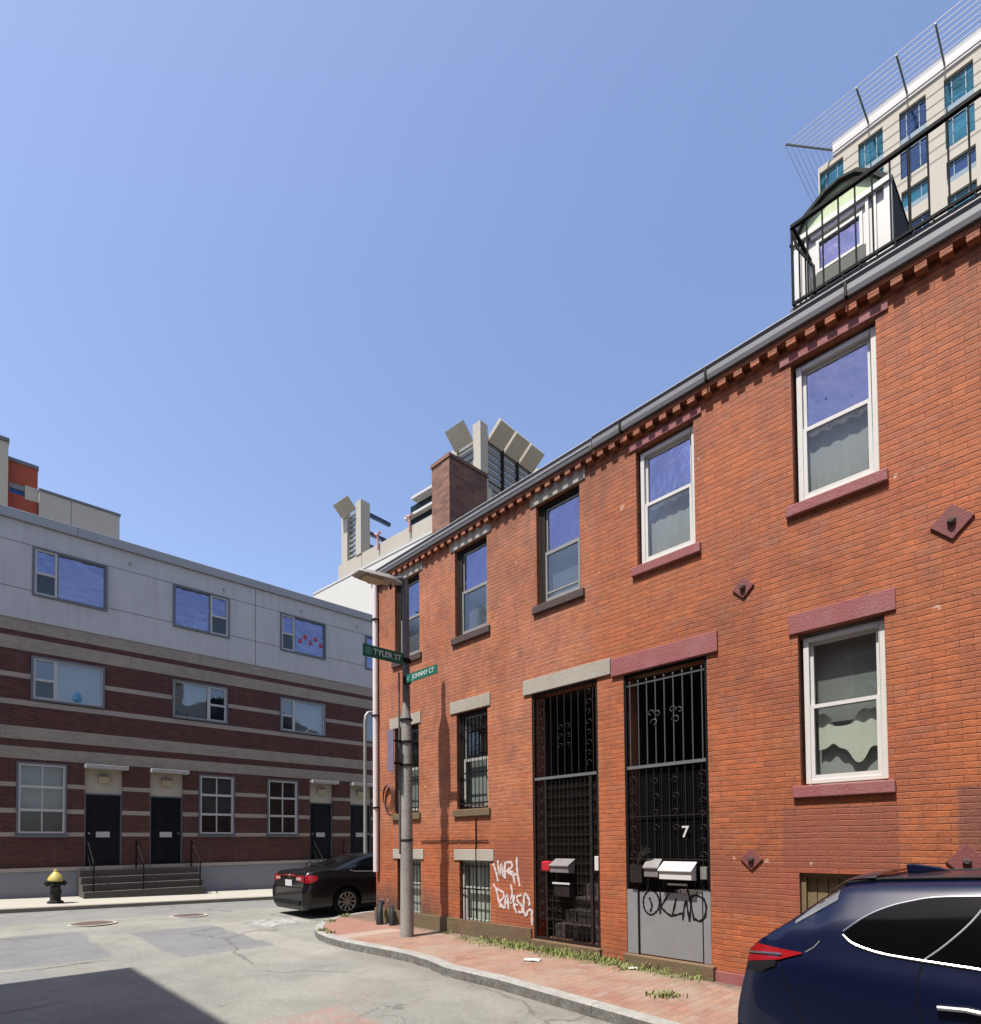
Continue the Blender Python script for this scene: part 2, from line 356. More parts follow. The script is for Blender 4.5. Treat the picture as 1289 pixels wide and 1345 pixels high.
M['stone_brown'] = simple('brown_stone_sill', (.20, .13, .075), .9, 0, .3, 5., .5, grime=((.16, .17, .07), .6))
M['downspout'] = simple('pinkish_white_pipe', (.92, .82, .79), .6, 0, .12, 3.)
M['black_paint'] = simple('black_gloss', (.010, .010, .011), .3, 0, .2)
M['slate'] = simple('dark_slate', (.028, .032, .03), .7, 0, .25, 9., .3)
M['deck_edge'] = simple('grey_deck', (.16, .165, .14), .8, 0, .2, 9.)
M['green_trim'] = simple('pale_green_trim', (.60, .72, .42), .6, 0, .2, 6.)
M['door_black'] = simple('black_door', (.012, .014, .017), .4, 0, .2)
M['transom'] = simple('cream_panel', (.62, .55, .42), .7, 0, .08, 4.)
M['canopy'] = simple('white_canopy', (.56, .54, .50), .6, 0, .08)
M['lamp_glass'] = simple('frosted_lamp', (.60, .50, .30), .3, 0, .1)
M['step_stone'] = simple('grey_step', (.12, .105, .09), .9, 0, .2, 5., .2)
M['coping'] = simple('metal_coping', (.45, .46, .47), .55, .2, .06, 2.)
M['wood_pole'] = simple('weathered_concrete_pole', (.40, .38, .335), .85, 0, .2, 5., .6, grime=((.20, .17, .14), .45))
M['bronze'] = simple('dark_bronze_pole', (.19, .17, .17), .5, .3, .2, 5.)
M['luminaire'] = simple('pale_grey_lamp_head', (.52, .50, .46), .55, .2, .06)
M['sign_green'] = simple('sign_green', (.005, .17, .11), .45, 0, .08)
M['sign_green_in_shade'] = simple('sign_green_shaded', (.006, .13, .085), .45, 0, .08)  # same sign green, shade mixed in for the face turned from the sun
M['sign_seal'] = simple('sign_seal', (.10, .30, .26), .4, 0, .02)
M['sign_text'] = simple('sign_lettering', (.75, .80, .76), .4, 0, .02)
M['purple_board'] = simple('violet_grey_board', (.24, .20, .30), .6, 0, .1)
M['cable'] = simple('red_brown_cable', (.16, .06, .04), .6, 0, .2)
M['anchor'] = simple('plum_anchor', (.27, .085, .08), .7, .1, .2, 9., .3)
M['hyd_yellow'] = simple('hydrant_yellow', (.62, .52, .14), .5, 0, .12, 12.)
M['hyd_black'] = simple('hydrant_black', (.035, .035, .033), .5, 0, .3, 12.)
M['manhole'] = simple('rusty_manhole', (.20, .15, .13), .7, .3, .3, 12., .4)
M['white_paint'] = simple('white_spray', (.78, .68, .65), .6, 0, .12, 20.)
M['black_spray'] = simple('black_spray', (.012, .012, .014), .5, 0, .1, 20.)
M['red_box'] = simple('red_plastic', (.60, .02, .04), .4, 0, .08)
M['mail_white'] = simple('white_mailbox_metal', (.80, .78, .74), .4, .0, .05)
M['mail_grey'] = simple('grey_mailbox_metal', (.30, .28, .27), .5, .2, .2)
M['paper'] = simple('paper', (.75, .73, .68), .8, 0, .05)
M['bag'] = simple('charcoal_plastic', (.035, .037, .042), .4, 0, .2, 9., .4)
M['blind'] = simple('grey_screen', (.62, .61, .57), .9, 0, .1, 3.)
M['blind_mid'] = simple('grey_blind', (.17, .17, .175), .9, 0, .12, 3.)
M['unlit_room'] = simple('dark_room', (.035, .037, .04), .9, 0, .2, 3.)  # near-black plate colour stands for the darkness of an unlit room
M['curtain'] = simple('pale_curtain', (1.1, 1.08, .88), .9, 0, .05, 3.)
M['boards'] = simple('brown_boards', (.24, .18, .10), .85, 0, .3, 9., .3)
M['blue_thing'] = simple('light_blue_plastic', (.10, .36, .60), .5, 0, .1)
M['pinkish'] = simple('red_fabric', (.50, .10, .12), .8, 0, .2)
M['plasticpole'] = simple('galvanised_pole', (.40, .38, .34), .5, .3, .1)
M['dull_pink'] = simple('dull_pink', (.55, .32, .30), .7, 0, .1)
M['orange_wall'] = simple('orange_brick_panel', (.46, .095, .05), .8, 0, .1, 2.)
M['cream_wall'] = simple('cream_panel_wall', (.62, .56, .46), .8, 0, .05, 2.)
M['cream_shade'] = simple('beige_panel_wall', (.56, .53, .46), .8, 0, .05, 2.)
M['white_wall'] = simple('white_render', (.72, .71, .66), .8, 0, .03, .3)
M['conc'] = simple('beige_concrete', (.55, .51, .43), .85, 0, .08, .5)
M['louvre'] = simple('grey_louvre', (.33, .335, .34), .6, .2, .06, 1.)
M['dark_glass'] = simple('dark_glazing', (.015, .03, .035), .15, 0, .1, 1.)
M['tower_conc'] = simple('tower_beige', (.60, .55, .46), .8, 0, .06, .4)
M['tower_white'] = simple('tower_white', (.66, .65, .64), .6, 0, .03, .3)
M['rod'] = simple('grey_rod', (.35, .34, .36), .5, .3, .05)
M['spandrel'] = simple('pale_blue_spandrel', (.17, .26, .33), .6, .0, .08, .5)
M['weed'] = simple('weed_green', (.27, .31, .09), .7, 0, .35, 8.)

def mat_glass(name, refl, tint=(1, 1, 1), rough=.015, wav=.15, fr=.35):
    t = NT(name)
    g = t.n('ShaderNodeBsdfGlossy'); g.inputs['Roughness'].default_value = rough; g.inputs['Color'].default_value = (*tint, 1)
    nb = t.bump(t.noise(t.coord(), 2.3, 3.), wav, .02); t.link(nb, g.inputs['Normal'])
    tr = t.n('ShaderNodeBsdfTransparent'); tr.inputs['Color'].default_value = (.85, .88, .88, 1)
    lw = t.n('ShaderNodeLayerWeight'); lw.inputs['Blend'].default_value = .35
    f = t.math('ADD', refl, t.math('MULTIPLY', lw.outputs['Fresnel'], fr), clamp=True)
    mx = t.n('ShaderNodeMixShader'); t.link(f, mx.inputs[0]); t.link(tr.outputs[0], mx.inputs[1]); t.link(g.outputs[0], mx.inputs[2])
    t.link(mx.outputs[0], t.out.inputs[0]); return t.m
M['pane'] = mat_glass('window_glass', .07)
M['pane_sky'] = mat_glass('window_glass_mirroring', .26, (.50, .50, .72), .02, 1.6)
M['pane_soft'] = mat_glass('window_glass_dusty', .03, (1, 1, 1), .15, .15, .15)
def mat_tower_glass(name, col):
    t = NT(name); c = t.coord(); k = t.ramp(t.noise(c, .5, 3.), [(.3, .6), (.7, 1.3)])
    t.bsdf(t.mix(1., col, k, 'MULTIPLY'), .06, .55, t.bump(t.noise(c, .8, 2.), .25, .1)); return t.m
M['glass_teal'] = mat_tower_glass('teal_glazing', (.035, .20, .28))
M['glass_blue'] = mat_tower_glass('blue_glazing', (.04, .09, .22))
def mat_paint(name, col, coat=1., rough=.25):
    t = NT(name); t.bsdf(col, rough, .0, None, scaled=False, Coat_Weight=coat, Coat_Roughness=.03, Specular_IOR_Level=.3 if coat > .2 else .12); return t.m
M['navy'] = mat_paint('navy_car_paint', (.0022, .0045, .020), .45, .3)
M['blackcar'] = mat_paint('black_car_paint', (.004, .004, .005), .55, .3)
M['car_glass'] = mat_paint('tinted_car_glass', (.002, .0022, .0026), .0, .1)
M['chrome'] = simple('chrome', (.55, .55, .58), .28, 1., .02)
M['tail_red'] = mat_paint('tail_lamp_red', (.20, .006, .008), .7, .2)
M['tail_clear'] = mat_paint('tail_lamp_clear', (.40, .22, .22), .6, .2)
M['tyre'] = simple('tyre_rubber', (.015, .015, .016), .8, 0, .2)
M['rim'] = simple('alloy', (.55, .55, .53), .3, .8, .08)
M['plastic'] = simple('black_plastic', (.018, .018, .02), .55, 0, .15)
M['lightstrip'] = simple('grey_trim', (.45, .46, .46), .3, .3, .05)
M['matt_black'] = simple('underbody', (.008, .008, .008), .9, 0, .1)  # near-black for underbody, panel gaps and brake shields
M['plate'] = simple('licence_plate', (.70, .70, .72), .5, 0, .05)

# ------------------------------------------------------------------ mesh builder
class MB:
    def __init__(s): s.v = []; s.f = []
    def quad(s, a, b, c, d):
        i = len(s.v); s.v += [tuple(a), tuple(b), tuple(c), tuple(d)]; s.f.append((i, i + 1, i + 2, i + 3)); return s
    def box(s, x0, x1, y0, y1, z0, z1):
        if x0 > x1: x0, x1 = x1, x0
        if y0 > y1: y0, y1 = y1, y0
        if z0 > z1: z0, z1 = z1, z0
        i = len(s.v)
        s.v += [(x0, y0, z0), (x1, y0, z0), (x1, y1, z0), (x0, y1, z0), (x0, y0, z1), (x1, y0, z1), (x1, y1, z1), (x0, y1, z1)]
        for f in ((0, 3, 2, 1), (4, 5, 6, 7), (0, 1, 5, 4), (1, 2, 6, 5), (2, 3, 7, 6), (3, 0, 4, 7)): s.f.append(tuple(i + k for k in f))
        return s
    def obox(s, o, U, V, W, u0, u1, v0, v1, w0, w1):
        i = len(s.v); o = Vector(o); U = Vector(U); V = Vector(V); W = Vector(W)
        for w in (w0, w1):
            for (u, v) in ((u0, v0), (u1, v0), (u1, v1), (u0, v1)): s.v.append(tuple(o + U * u + V * v + W * w))
        for f in ((0, 3, 2, 1), (4, 5, 6, 7), (0, 1, 5, 4), (1, 2, 6, 5), (2, 3, 7, 6), (3, 0, 4, 7)): s.f.append(tuple(i + k for k in f))
        return s
    def prism(s, pts, ext):
        """pts: list of 3d points (planar), ext: 3d vector"""
        i = len(s.v); n = len(pts); e = Vector(ext)
        s.v += [tuple(p) for p in pts] + [tuple(Vector(p) + e) for p in pts]
        s.f.append(tuple(i + k for k in range(n))[::-1]); s.f.append(tuple(i + n + k for k in range(n)))
        for k in range(n): s.f.append((i + k, i + (k + 1) % n, i + n + (k + 1) % n, i + n + k))
        return s
    def tube(s, path, r, seg=8, cap=True):
        path = [Vector(p) for p in path]; rings = []
        rs = r if isinstance(r, (list, tuple)) else [r] * len(path)
        up = None
        for k, p in enumerate(path):
            if k == 0: d = path[1] - p
            elif k == len(path) - 1: d = p - path[-2]
            else: d = (path[k + 1] - path[k - 1])
            d.normalize()
            if up is None:
                up = d.orthogonal().normalized()
            else:
                up = (up - d * up.dot(d))
                up = up.normalized() if up.length > 1e-6 else d.orthogonal().normalized()
            w = d.cross(up); i = len(s.v); rings.append(i)
            for j in range(seg):
                a = 2 * math.pi * j / seg; s.v.append(tuple(p + (up * math.cos(a) + w * math.sin(a)) * rs[k]))
        for a, b in zip(rings, rings[1:]):
            for j in range(seg): s.f.append((a + j, a + (j + 1) % seg, b + (j + 1) % seg, b + j))
        if cap:
            s.f.append(tuple(rings[0] + j for j in range(seg))[::-1]); s.f.append(tuple(rings[-1] + j for j in range(seg)))
        return s
    def lathe(s, o, axis, prof, seg=20):
        o = Vector(o); ax = Vector(axis).normalized(); u = ax.orthogonal().normalized(); w = ax.cross(u); rings = []
        for (r, h) in prof:
            i = len(s.v); rings.append(i)
            for j in range(seg):
                a = 2 * math.pi * j / seg; s.v.append(tuple(o + ax * h + (u * math.cos(a) + w * math.sin(a)) * max(r, .0005)))
        for a, b in zip(rings, rings[1:]):
            for j in range(seg): s.f.append((a + j, a + (j + 1) % seg, b + (j + 1) % seg, b + j))
        s.f.append(tuple(rings[0] + j for j in range(seg))[::-1]); s.f.append(tuple(rings[-1] + j for j in range(seg)))
        return s
    def grid(s, rows, closed=False):
        i = len(s.v); n = len(rows[0])
        for r in rows: s.v += [tuple(p) for p in r]
        for a in range(len(rows) - 1):
            for b in range(n - 1): s.f.append((i + a * n + b, i + a * n + b + 1, i + (a + 1) * n + b + 1, i + (a + 1) * n + b))
        return s
    def wall(s, fn, u0, u1, z0, z1, holes, th, cu=(), cz=()):
        """fn(u, depth, z) -> point; depth 0 front, th back; holes (u0,u1,z0,z1)"""
        us = sorted(set([u0, u1] + [h[0] for h in holes] + [h[1] for h in holes] + list(cu)))
        zs = sorted(set([z0, z1] + [h[2] for h in holes] + [h[3] for h in holes] + list(cz)))
        us = [u for u in us if u0 <= u <= u1]; zs = [z for z in zs if z0 <= z <= z1]
        def solid(i, j):
            if i < 0 or j < 0 or i >= len(us) - 1 or j >= len(zs) - 1: return False
            uc = (us[i] + us[i + 1]) / 2; zc = (zs[j] + zs[j + 1]) / 2
            return not any(h[0] < uc < h[1] and h[2] < zc < h[3] for h in holes)
        for i in range(len(us) - 1):
            for j in range(len(zs) - 1):
                if not solid(i, j): continue
                a, b, c, d = us[i], us[i + 1], zs[j], zs[j + 1]
                s.quad(fn(a, 0, c), fn(b, 0, c), fn(b, 0, d), fn(a, 0, d)); s.quad(fn(b, th, c), fn(a, th, c), fn(a, th, d), fn(b, th, d))
                if not solid(i - 1, j): s.quad(fn(a, th, c), fn(a, 0, c), fn(a, 0, d), fn(a, th, d))
                if not solid(i + 1, j): s.quad(fn(b, 0, c), fn(b, th, c), fn(b, th, d), fn(b, 0, d))
                if not solid(i, j - 1): s.quad(fn(a, th, c), fn(b, th, c), fn(b, 0, c), fn(a, 0, c))
                if not solid(i, j + 1): s.quad(fn(a, 0, d), fn(b, 0, d), fn(b, th, d), fn(a, th, d))
        return s
    def mesh(s, name, fix=True):
        me = bpy.data.meshes.new(name); me.from_pydata(s.v, [], s.f); me.update()
        if fix:
            bm = bmesh.new(); bm.from_mesh(me); bmesh.ops.remove_doubles(bm, verts=bm.verts, dist=1e-5)
            bmesh.ops.recalc_face_normals(bm, faces=bm.faces); bm.to_mesh(me); bm.free()
        return me
    def build(s, name, mat, parent=None, smooth=False, bevel=0, fix=True, label=None):
        me = s.mesh(name, fix); o = bpy.data.objects.new(name, me); C.objects.link(o)
        me.materials.append(M[mat] if isinstance(mat, str) else mat)
        if smooth:
            me.polygons.foreach_set('use_smooth', [True] * len(me.polygons)); me.set_sharp_from_angle(angle=rad(38))
        if bevel:
            b = o.modifiers.new('b', 'BEVEL'); b.width = bevel; b.segments = 2; b.limit_method = 'ANGLE'
        if parent is not None:
            o.parent = parent; o.matrix_parent_inverse = world(parent).inverted()
        if label: o['label'] = label
        return o
def world(o):
    m = Matrix.LocRotScale(o.location, o.rotation_euler, o.scale)
    return (world(o.parent) @ o.matrix_parent_inverse @ m) if o.parent else m
def tag(o, label=None, cat=None, group=None, kind=None):
    if label: o['label'] = label
    if cat: o['category'] = cat
    if group: o['group'] = group
    if kind: o['kind'] = kind
    return o
def empty(name, loc, label, cat, group=None):
    o = bpy.data.objects.new(name, None); C.objects.link(o); o.location = loc; o.empty_display_size = .2
    return tag(o, label, cat, group)

def arc(cx, cz, r, a0, a1, n, f): return [f(cx + r * math.cos(rad(a0 + (a1 - a0) * k / n)), cz + r * math.sin(rad(a0 + (a1 - a0) * k / n))) for k in range(n + 1)]

# ------------------------------------------------------------------ ground
def ground():
    xs = [-400, -200, -100, -60, -30] + [-30 + k for k in range(1, 22)] + [-9 + .5 * k for k in range(0, 51)] + [17 + k for k in range(24)] + [60, 100, 200, 400]
    ys = [-400, -200, -100, -50, -25, -10] + [-10 + .5 * k for k in range(1, 61)] + [22, 26, 30, 45, 80, 150, 300, 500]
    xs = sorted(set(xs)); ys = sorted(set(ys))
    m = MB(); m.grid([[(x, y, road_z(x, y)) for x in xs] for y in ys])
    tag(m.build('road', 'road', smooth=True), kind='structure')
ground()

kerb_path = [(4.87, y) for y in (-12, -8, -5, -3, -1, 0, 1, 1.5)] + [(4.87, 1.9 + .1 * k) for k in range(9)] + [(4.87, y) for y in (3.2, 4, 5, 6)] + \
    [(5.0, 6.5), (5.07, 7.1), (5.04, 7.8), (4.99, 8.4), (4.98, 8.9), (5.02, 9.4), (5.12, 9.9), (5.32, 10.4), (5.62, 10.9), (6.05, 11.38), (6.6, 11.75), (7.3, 11.98), (8.2, 12.05), (9.5, 12.05), (12, 12.05), (20, 12.05), (45, 12.05)]
inner_path = []
for (x, y) in kerb_path:
    if y <= 8.95: inner_path.append((6.78, y))
for k, (x, y) in enumerate(kerb_path[len(inner_path):]):
    inner_path.append([(6.78, 9.4), (6.78, 9.8), (6.78, 10.15), (6.78, 10.4), (6.78, 10.54), (6.85, 10.54), (7.4, 10.54), (8.2, 10.54), (9.5, 10.54), (12, 10.54), (20, 10.54), (45, 10.54)][k])
def offset_path(p, d):
    out = []
    for k in range(len(p)):
        a = Vector(p[max(0, k - 1)]); b = Vector(p[min(len(p) - 1, k + 1)]); t = (b - a).normalized(); out.append((p[k][0] + t.y * d, p[k][1] - t.x * d))
    return out
kin = offset_path(kerb_path, .15)
rows = []
for p, q in zip(kin, inner_path):
    rows.append([(p[0] + (q[0] - p[0]) * t, p[1] + (q[1] - p[1]) * t, walk_z(p[0] + (q[0] - p[0]) * t, p[1] + (q[1] - p[1]) * t) - .004) for t in (0, .25, .5, .75, 1)])
tag(MB().grid(rows).build('sidewalk', 'paving', smooth=True), kind='structure')
m = MB(); rr = []
for a, b in zip(kerb_path, kin):
    z = walk_z(*a); g = road_z(*a) - .1
    rr.append([(a[0], a[1], g), (a[0], a[1], z - .018), (a[0] + (b[0] - a[0]) * .12, a[1] + (b[1] - a[1]) * .12, z), (b[0], b[1], z + .001), (b[0], b[1], g)])
tag(MB().grid(rr).build('kerb', 'granite'), kind='structure')
# far side: pavement in front of the apartment building
rows = []; kr = []
xs = [-30 + k * 1.5 for k in range(47)]
for x in xs:
    ye = 17.35
    zz = lambda y: road_z(x, 17.5) + .10 + (y - ye) * .022
    rows.append([(x, y, zz(y)) for y in (ye + .15, 18.3, 19.2, 20.02)])
    kr.append([(x, ye, zz(ye) - .25), (x, ye, zz(ye) - .01), (x, ye + .02, zz(ye)), (x, ye + .151, zz(ye) + .004), (x, ye + .151, zz(ye) - .2)])
tag(MB().grid(rows).build('pavement', 'concrete_walk', smooth=True), kind='structure')
tag(MB().grid(kr).build('kerb', 'kerb_dark'), kind='structure')
# near-side pavement by the shadow-casting building
rows = []; kr = []
for y in [-12 + k for k in range(22)]:
    rows.append([(x, y, road_z(x, y) + .11) for x in (-3.2, -2.5, -1.9)]); kr.append([(-1.9, y, road_z(-1.9, y) + .112), (-1.77, y, road_z(0, y) + .11), (-1.75, y, road_z(0, y) - .1)])
tag(MB().grid(rows).build('sidewalk', 'concrete_walk'), kind='structure')
tag(MB().grid(kr).build('kerb', 'granite'), kind='structure')

for (x, y, r, lab) in ((2.52, 14.6, .38, 'round rusty manhole cover in the street, nearer the fire hydrant'), (4.42, 14.75, .34, 'round faded manhole cover in the street, nearer the black sedan')):
    z = road_z(x, y)
    mh = empty('manhole_cover', (x, y, z), lab, 'manhole cover')
    MB().lathe((x, y, z + .002), (0, 0, 1), [(r + .06, 0), (r + .06, .006), (r, .008)], 32).build('ring', 'concrete_walk', mh)
    m = MB(); m.lathe((x, y, z + .004), (0, 0, 1), [(r - .01, 0), (r - .01, .010), (r - .04, .012)], 32)
    for k in range(8):
        for j in range(8):
            a, b = (k - 3.5) * r / 4.6, (j - 3.5) * r / 4.6
            if a * a + b * b < (r - .09) ** 2: m.box(x + a - .012, x + a + .012, y + b - .012, y + b + .012, z + .01, z + .02)
    m.build('lid', 'manhole', mh)

# ------------------------------------------------------------------ old brick row (building A)
Z0A, Z1A = -.5, 7.30
YA0, YA1 = -7.0, 10.55
bA = empty('brick_rowhouse', (XA + .2, 5, 0), 'orange-red painted brick row house with two iron gates and graffiti by the sidewalk', 'house')
win = []   # y0,y1,z0,z1,kind
UZ = (AZ(4.875), AZ(6.30))
for (a, b, k) in ((1.365, 2.09, 'white'), (3.12, 3.862, 'white'), (4.715, 5.475, 'old'), (6.49, 7.245, 'old'), (8.2, 8.94, 'old'), (-.36, .40, 'white')):
    win.append((AY(a), AY(b), UZ[0], UZ[1], k, 'up'))
for (a, b, k) in ((1.36, 2.085, 'white'), (6.505, 7.23, 'bars'), (8.24, 8.96, 'bars'), (-.36, .40, 'white')):
    win.append((AY(a), AY(b), AZ(2.11), AZ(3.60 if k == 'white' else 3.655), k, 'low'))
for (a, b, z1, k) in ((6.48, 7.185, 1.305, 'base'), (8.2, 8.9, 1.305, 'base'), (1.36, 2.12, 1.27, 'boards')):
    win.append((AY(a), AY(b), AZ(.30), AZ(z1), k, 'base'))
gates = [(AY(4.475), AY(5.60), AZ(.245), AZ(3.66)), (AY(3.02), AY(4.085), AZ(.245), AZ(3.615))]
holes = [w[:4] for w in win] + gates
fnA = lambda u, d, z: (XA + d, u, z)
wm = MB().wall(fnA, YA0, YA1, Z0A, Z1A, holes, .32)
wm.build('wall', 'brick', bA)
for (a, b) in ((YA1 - .3, YA1), (YA0, YA0 + .3)): MB().box(XA + .322, XA + 9, a, b, Z0A, Z1A).build('end_wall', 'chimney_brick', bA)
MB().box(XA + 8.7, XA + 9, YA0 + .302, YA1 - .302, Z0A, Z1A).build('rear_wall', 'chimney_brick', bA)
# roof
rz = 7.22
rp = [(XA + .0, YA0, rz), (XA + 4.5, YA0, rz + 1.9), (XA + 9.1, YA0, rz), (XA + 9.1, YA0, rz - .12), (XA, YA0, rz - .12)]
rf = MB().prism([(XA + .02, YA0 - .05, 7.303), (XA + 4.5, YA0 - .05, 9.0), (XA + 9.1, YA0 - .05, 7.303)], (0, YA1 - YA0 + .1, 0)).build('roof', 'slate', bA)
# foundation
fm = MB()
segs = [(YA0, 3.02 * 1.1 - .03), (4.085 * 1.1 + .03, 4.475 * 1.1 - .03), (5.6 * 1.1 + .03, YA1 + .03)]
fm.box(XA - .035, XA - .001, 6.2, 10.57, -.4, .262)
fm.build('foundation', 'stone_brown', bA, bevel=.008)
MB().box(XA - .03, XA - .001, YA0, 3.28, -.5, .06).build('foundation', 'purple', bA, bevel=.006)
# corbelled cornice
cz = [6.905, 7.0]
cm_ = MB()
y = YA0
while y < YA1 - .05:
    cm_.box(XA - .085, XA - .001, y, y + .095, 6.92, 6.985); y += .192
cm_.box(XA - .088, XA - .001, YA0, YA1, 6.987, 7.038)
cm_.box(XA - .045, XA - .0015, YA0, YA1, 6.86, 6.903) if False else None
cm_.build('cornice', 'brick', bA)
# gutter in two lengths
def gutter(y0, y1, z, xo):
    g = MB(); prof = [(-.07, z), (-.07 - xo, z), (-.08 - xo, z + .05), (-.075 - xo, z + .115), (-.09 - xo, z + .145), (-.07 - xo, z + .15), (-.06 - xo, z + .12), (-.055 - xo, z + .02), (-.07, z + .018), (-.06, z + .14), (-.05, z + .14), (-.05, z)]
    g.prism([(XA + a, y0, b) for a, b in prof], (0, y1 - y0, 0)); return g
g1 = gutter(YA0, 4.86, 7.05, .05); gt = g1.build('gutter', 'gutter', bA)
for y in (1.72, .35, 3.2, 4.4, -1.2, -2.6): MB().box(XA - .15, XA - .05, y - .012, y + .012, 7.043, 7.19).build('bracket', 'rust_iron', gt)
gt2 = gutter(4.87, YA1 + .12, 7.04, .05).build('gutter', 'gutter', bA)
MB().tube([(XA - .13, 4.9, 7.192), (XA - .13, YA1 + .1, 7.192)], .012, 8).tube([(XA - .132, 4.9, 7.11), (XA - .132, YA1 + .1, 7.11)], .008, 8).build('sunlit_rim_bead', 'gutter_sunlit_bead', gt2)
MB().tube([(XA - .135, YA0, 7.203), (XA - .135, 4.855, 7.203)], .009, 8).build('sunlit_rim_bead', 'gutter_sunlit_bead', gt)

def frame_rect(m, x0, x1, y0, y1, z0, z1, w, wb=None, wt=None):
    wb = w if wb is None else wb; wt = w if wt is None else wt
    m.box(x0, x1, y0, y0 + w, z0, z1); m.box(x0, x1, y1 - w, y1, z0, z1)
    m.box(x0, x1, y0 + w, y1 - w, z0, z0 + wb); m.box(x0, x1, y0 + w, y1 - w, z1 - wt, z1); return m

def drape(m, x, y0, y1, z0, z1, amp=.012, n=18, waves=5):
    rows = []
    for j in range(2):
        z = (z0, z1)[j]; rows.append([(x + amp * math.sin(k / n * waves * 6.28 + j), y0 + (y1 - y0) * k / n, z) for k in range(n + 1)])
    return m.grid(rows)

wi = 0
for (y0, y1, z0, z1, kind, row) in win:
    zm = (z0 + z1) / 2 + .02
    if kind == 'white':
        f = frame_rect(MB(), XA + .055, XA + .15, y0 + .012, y1 - .035, z0 + .02, z1 - .05, .05, .045, .05)
        w = f.build('window', 'white', bA, bevel=.004)
        MB().box(XA + .10, XA + .2, y0, y1, z1 - .05, z1).build('head_board', 'offwhite', w)
        up = frame_rect(MB(), XA + .10, XA + .135, y0 + .063, y1 - .086, zm - .02, z1 - .10, .035).build('sash', 'white', w)
        lo = frame_rect(MB(), XA + .065, XA + .098, y0 + .063, y1 - .086, z0 + .066, zm + .022, .038, .045, .04).build('sash', 'white', w)
        MB().box(XA + .118, XA + .121, y0 + .09, y1 - .115, zm + .015, z1 - .135).build('pane', 'pane_sky' if row == 'up' else 'pane', w)
        MB().box(XA + .080, XA + .083, y0 + .09, y1 - .115, z0 + .11, zm - .018).build('pane', 'pane_soft', w)
        if row == 'up':
            drape(MB(), XA + .16, y0 + .06, y1 - .05, z0 + .03, zm + .0, .008).build('curtain', 'blind', w)
            MB().box(XA + .20, XA + .21, y0 + .01, y1 - .01, z0, z1 - .06).build('blind', 'blind_mid', w)
            drape(MB(), XA + .17, y0 + .06, y1 - .05, zm, zm + (.28 if wi == 0 else .18), .02, 18, 3).build('valance', 'blind_mid', w)
        else:
            MB().box(XA + .22, XA + .23, y0 + .01, y1 - .01, z0, z1).build('blind', 'blind', w)
            nn_ = 40; rr_ = []
            for k in range(nn_ + 1):
                q = k / nn_; yy = y1 - .14 - (y1 - y0 - .20) * q
                tp = zm - .08 - .16 * math.sin(min(1, q / .75) * math.pi) ** 2 * (1 if q > .2 else .4) + .012 * math.sin(q * 21)
                bt = zm - .46 - .17 * math.exp(-((q - .62) / .14) ** 2) + .05 * math.exp(-((q - .22) / .1) ** 2) + .006 * math.sin(q * 33)
                rr_.append([(XA + .155 + .007 * math.sin(q * 29), yy, bt + (tp - bt) * v / 4) for v in range(5)])
            MB().grid(rr_).build('curtain', 'curtain', w, smooth=True)
    elif kind in ('old', 'bars'):
        f = frame_rect(MB(), XA + .06, XA + .17, y0 + .003, y1 - .003, z0 + .003, z1 - .003, .045, .03, .06)
        w = f.build('window', 'darkwood', bA, bevel=.004)
        fr = frame_rect(MB(), XA + .10, XA + .14, y0 + .06, y1 - .12, zm - .03, z1 - .075, .028).build('sash', 'alu', w)
        fr = frame_rect(MB(), XA + .07, XA + .105, y0 + .06, y1 - .12, z0 + .05, zm + .01, .03, .05, .05).build('sash', 'alu' if kind == 'old' else 'offwhite', w)
        MB().box(XA + .07, XA + .13, y1 - .12, y1 - .045, z0 + .035, z1 - .065).build('jamb_liner', 'darkwood', w)
        MB().box(XA + .118, XA + .121, y0 + .085, y1 - .14, zm, z1 - .1).build('pane', 'pane_sky' if kind == 'old' else 'pane', w)
        MB().box(XA + .085, XA + .088, y0 + .085, y1 - .14, z0 + .1, zm - .035).build('pane', 'pane_soft', w)
        MB().box(XA + .20, XA + .21, y0, y1, z0, zm).build('blind', 'blind_mid' if kind == 'old' else 'blind', w)
        MB().box(XA + .22, XA + .23, y0, y1, zm, z1).build('blind', 'blind_mid' if kind == 'old' else 'unlit_room', w)
        if kind == 'old' and y0 < 6:   # partly raised sash
            MB().box(XA + .072, XA + .1, y0 + .09, y1 - .145, z0 + .16, z0 + .19).build('raised_rail', 'alu', w)
    elif kind == 'base':
        w = frame_rect(MB(), XA + .08, XA + .17, y0 + .003, y1 - .003, z0, z1 - .003, .05).build('window', 'offwhite', bA)
        frame_rect(MB(), XA + .09, XA + .14, y0 + .06, y1 - .06, z0 + .06, (z0 + z1) / 2 + .1, .04).build('sash', 'offwhite', w)
        MB().box(XA + .118, XA + .121, y0 + .05, y1 - .05, z0 + .05, z1 - .05).build('pane', 'pane_soft', w)
        MB().box(XA + .20, XA + .21, y0, y1, z0, z1).build('blind', 'curtain', w)
    else:
        w = frame_rect(MB(), XA + .05, XA + .12, y0 + .003, y1 - .003, z0, z1 - .003, .045).build('window', 'boards', bA)
        m = MB(); y = y0 + .05
        while y < y1 - .12: m.box(XA + .10, XA + .125, y, y + .1, z0, z1 - .05); y += .108
        m.build('board', 'boards', w)
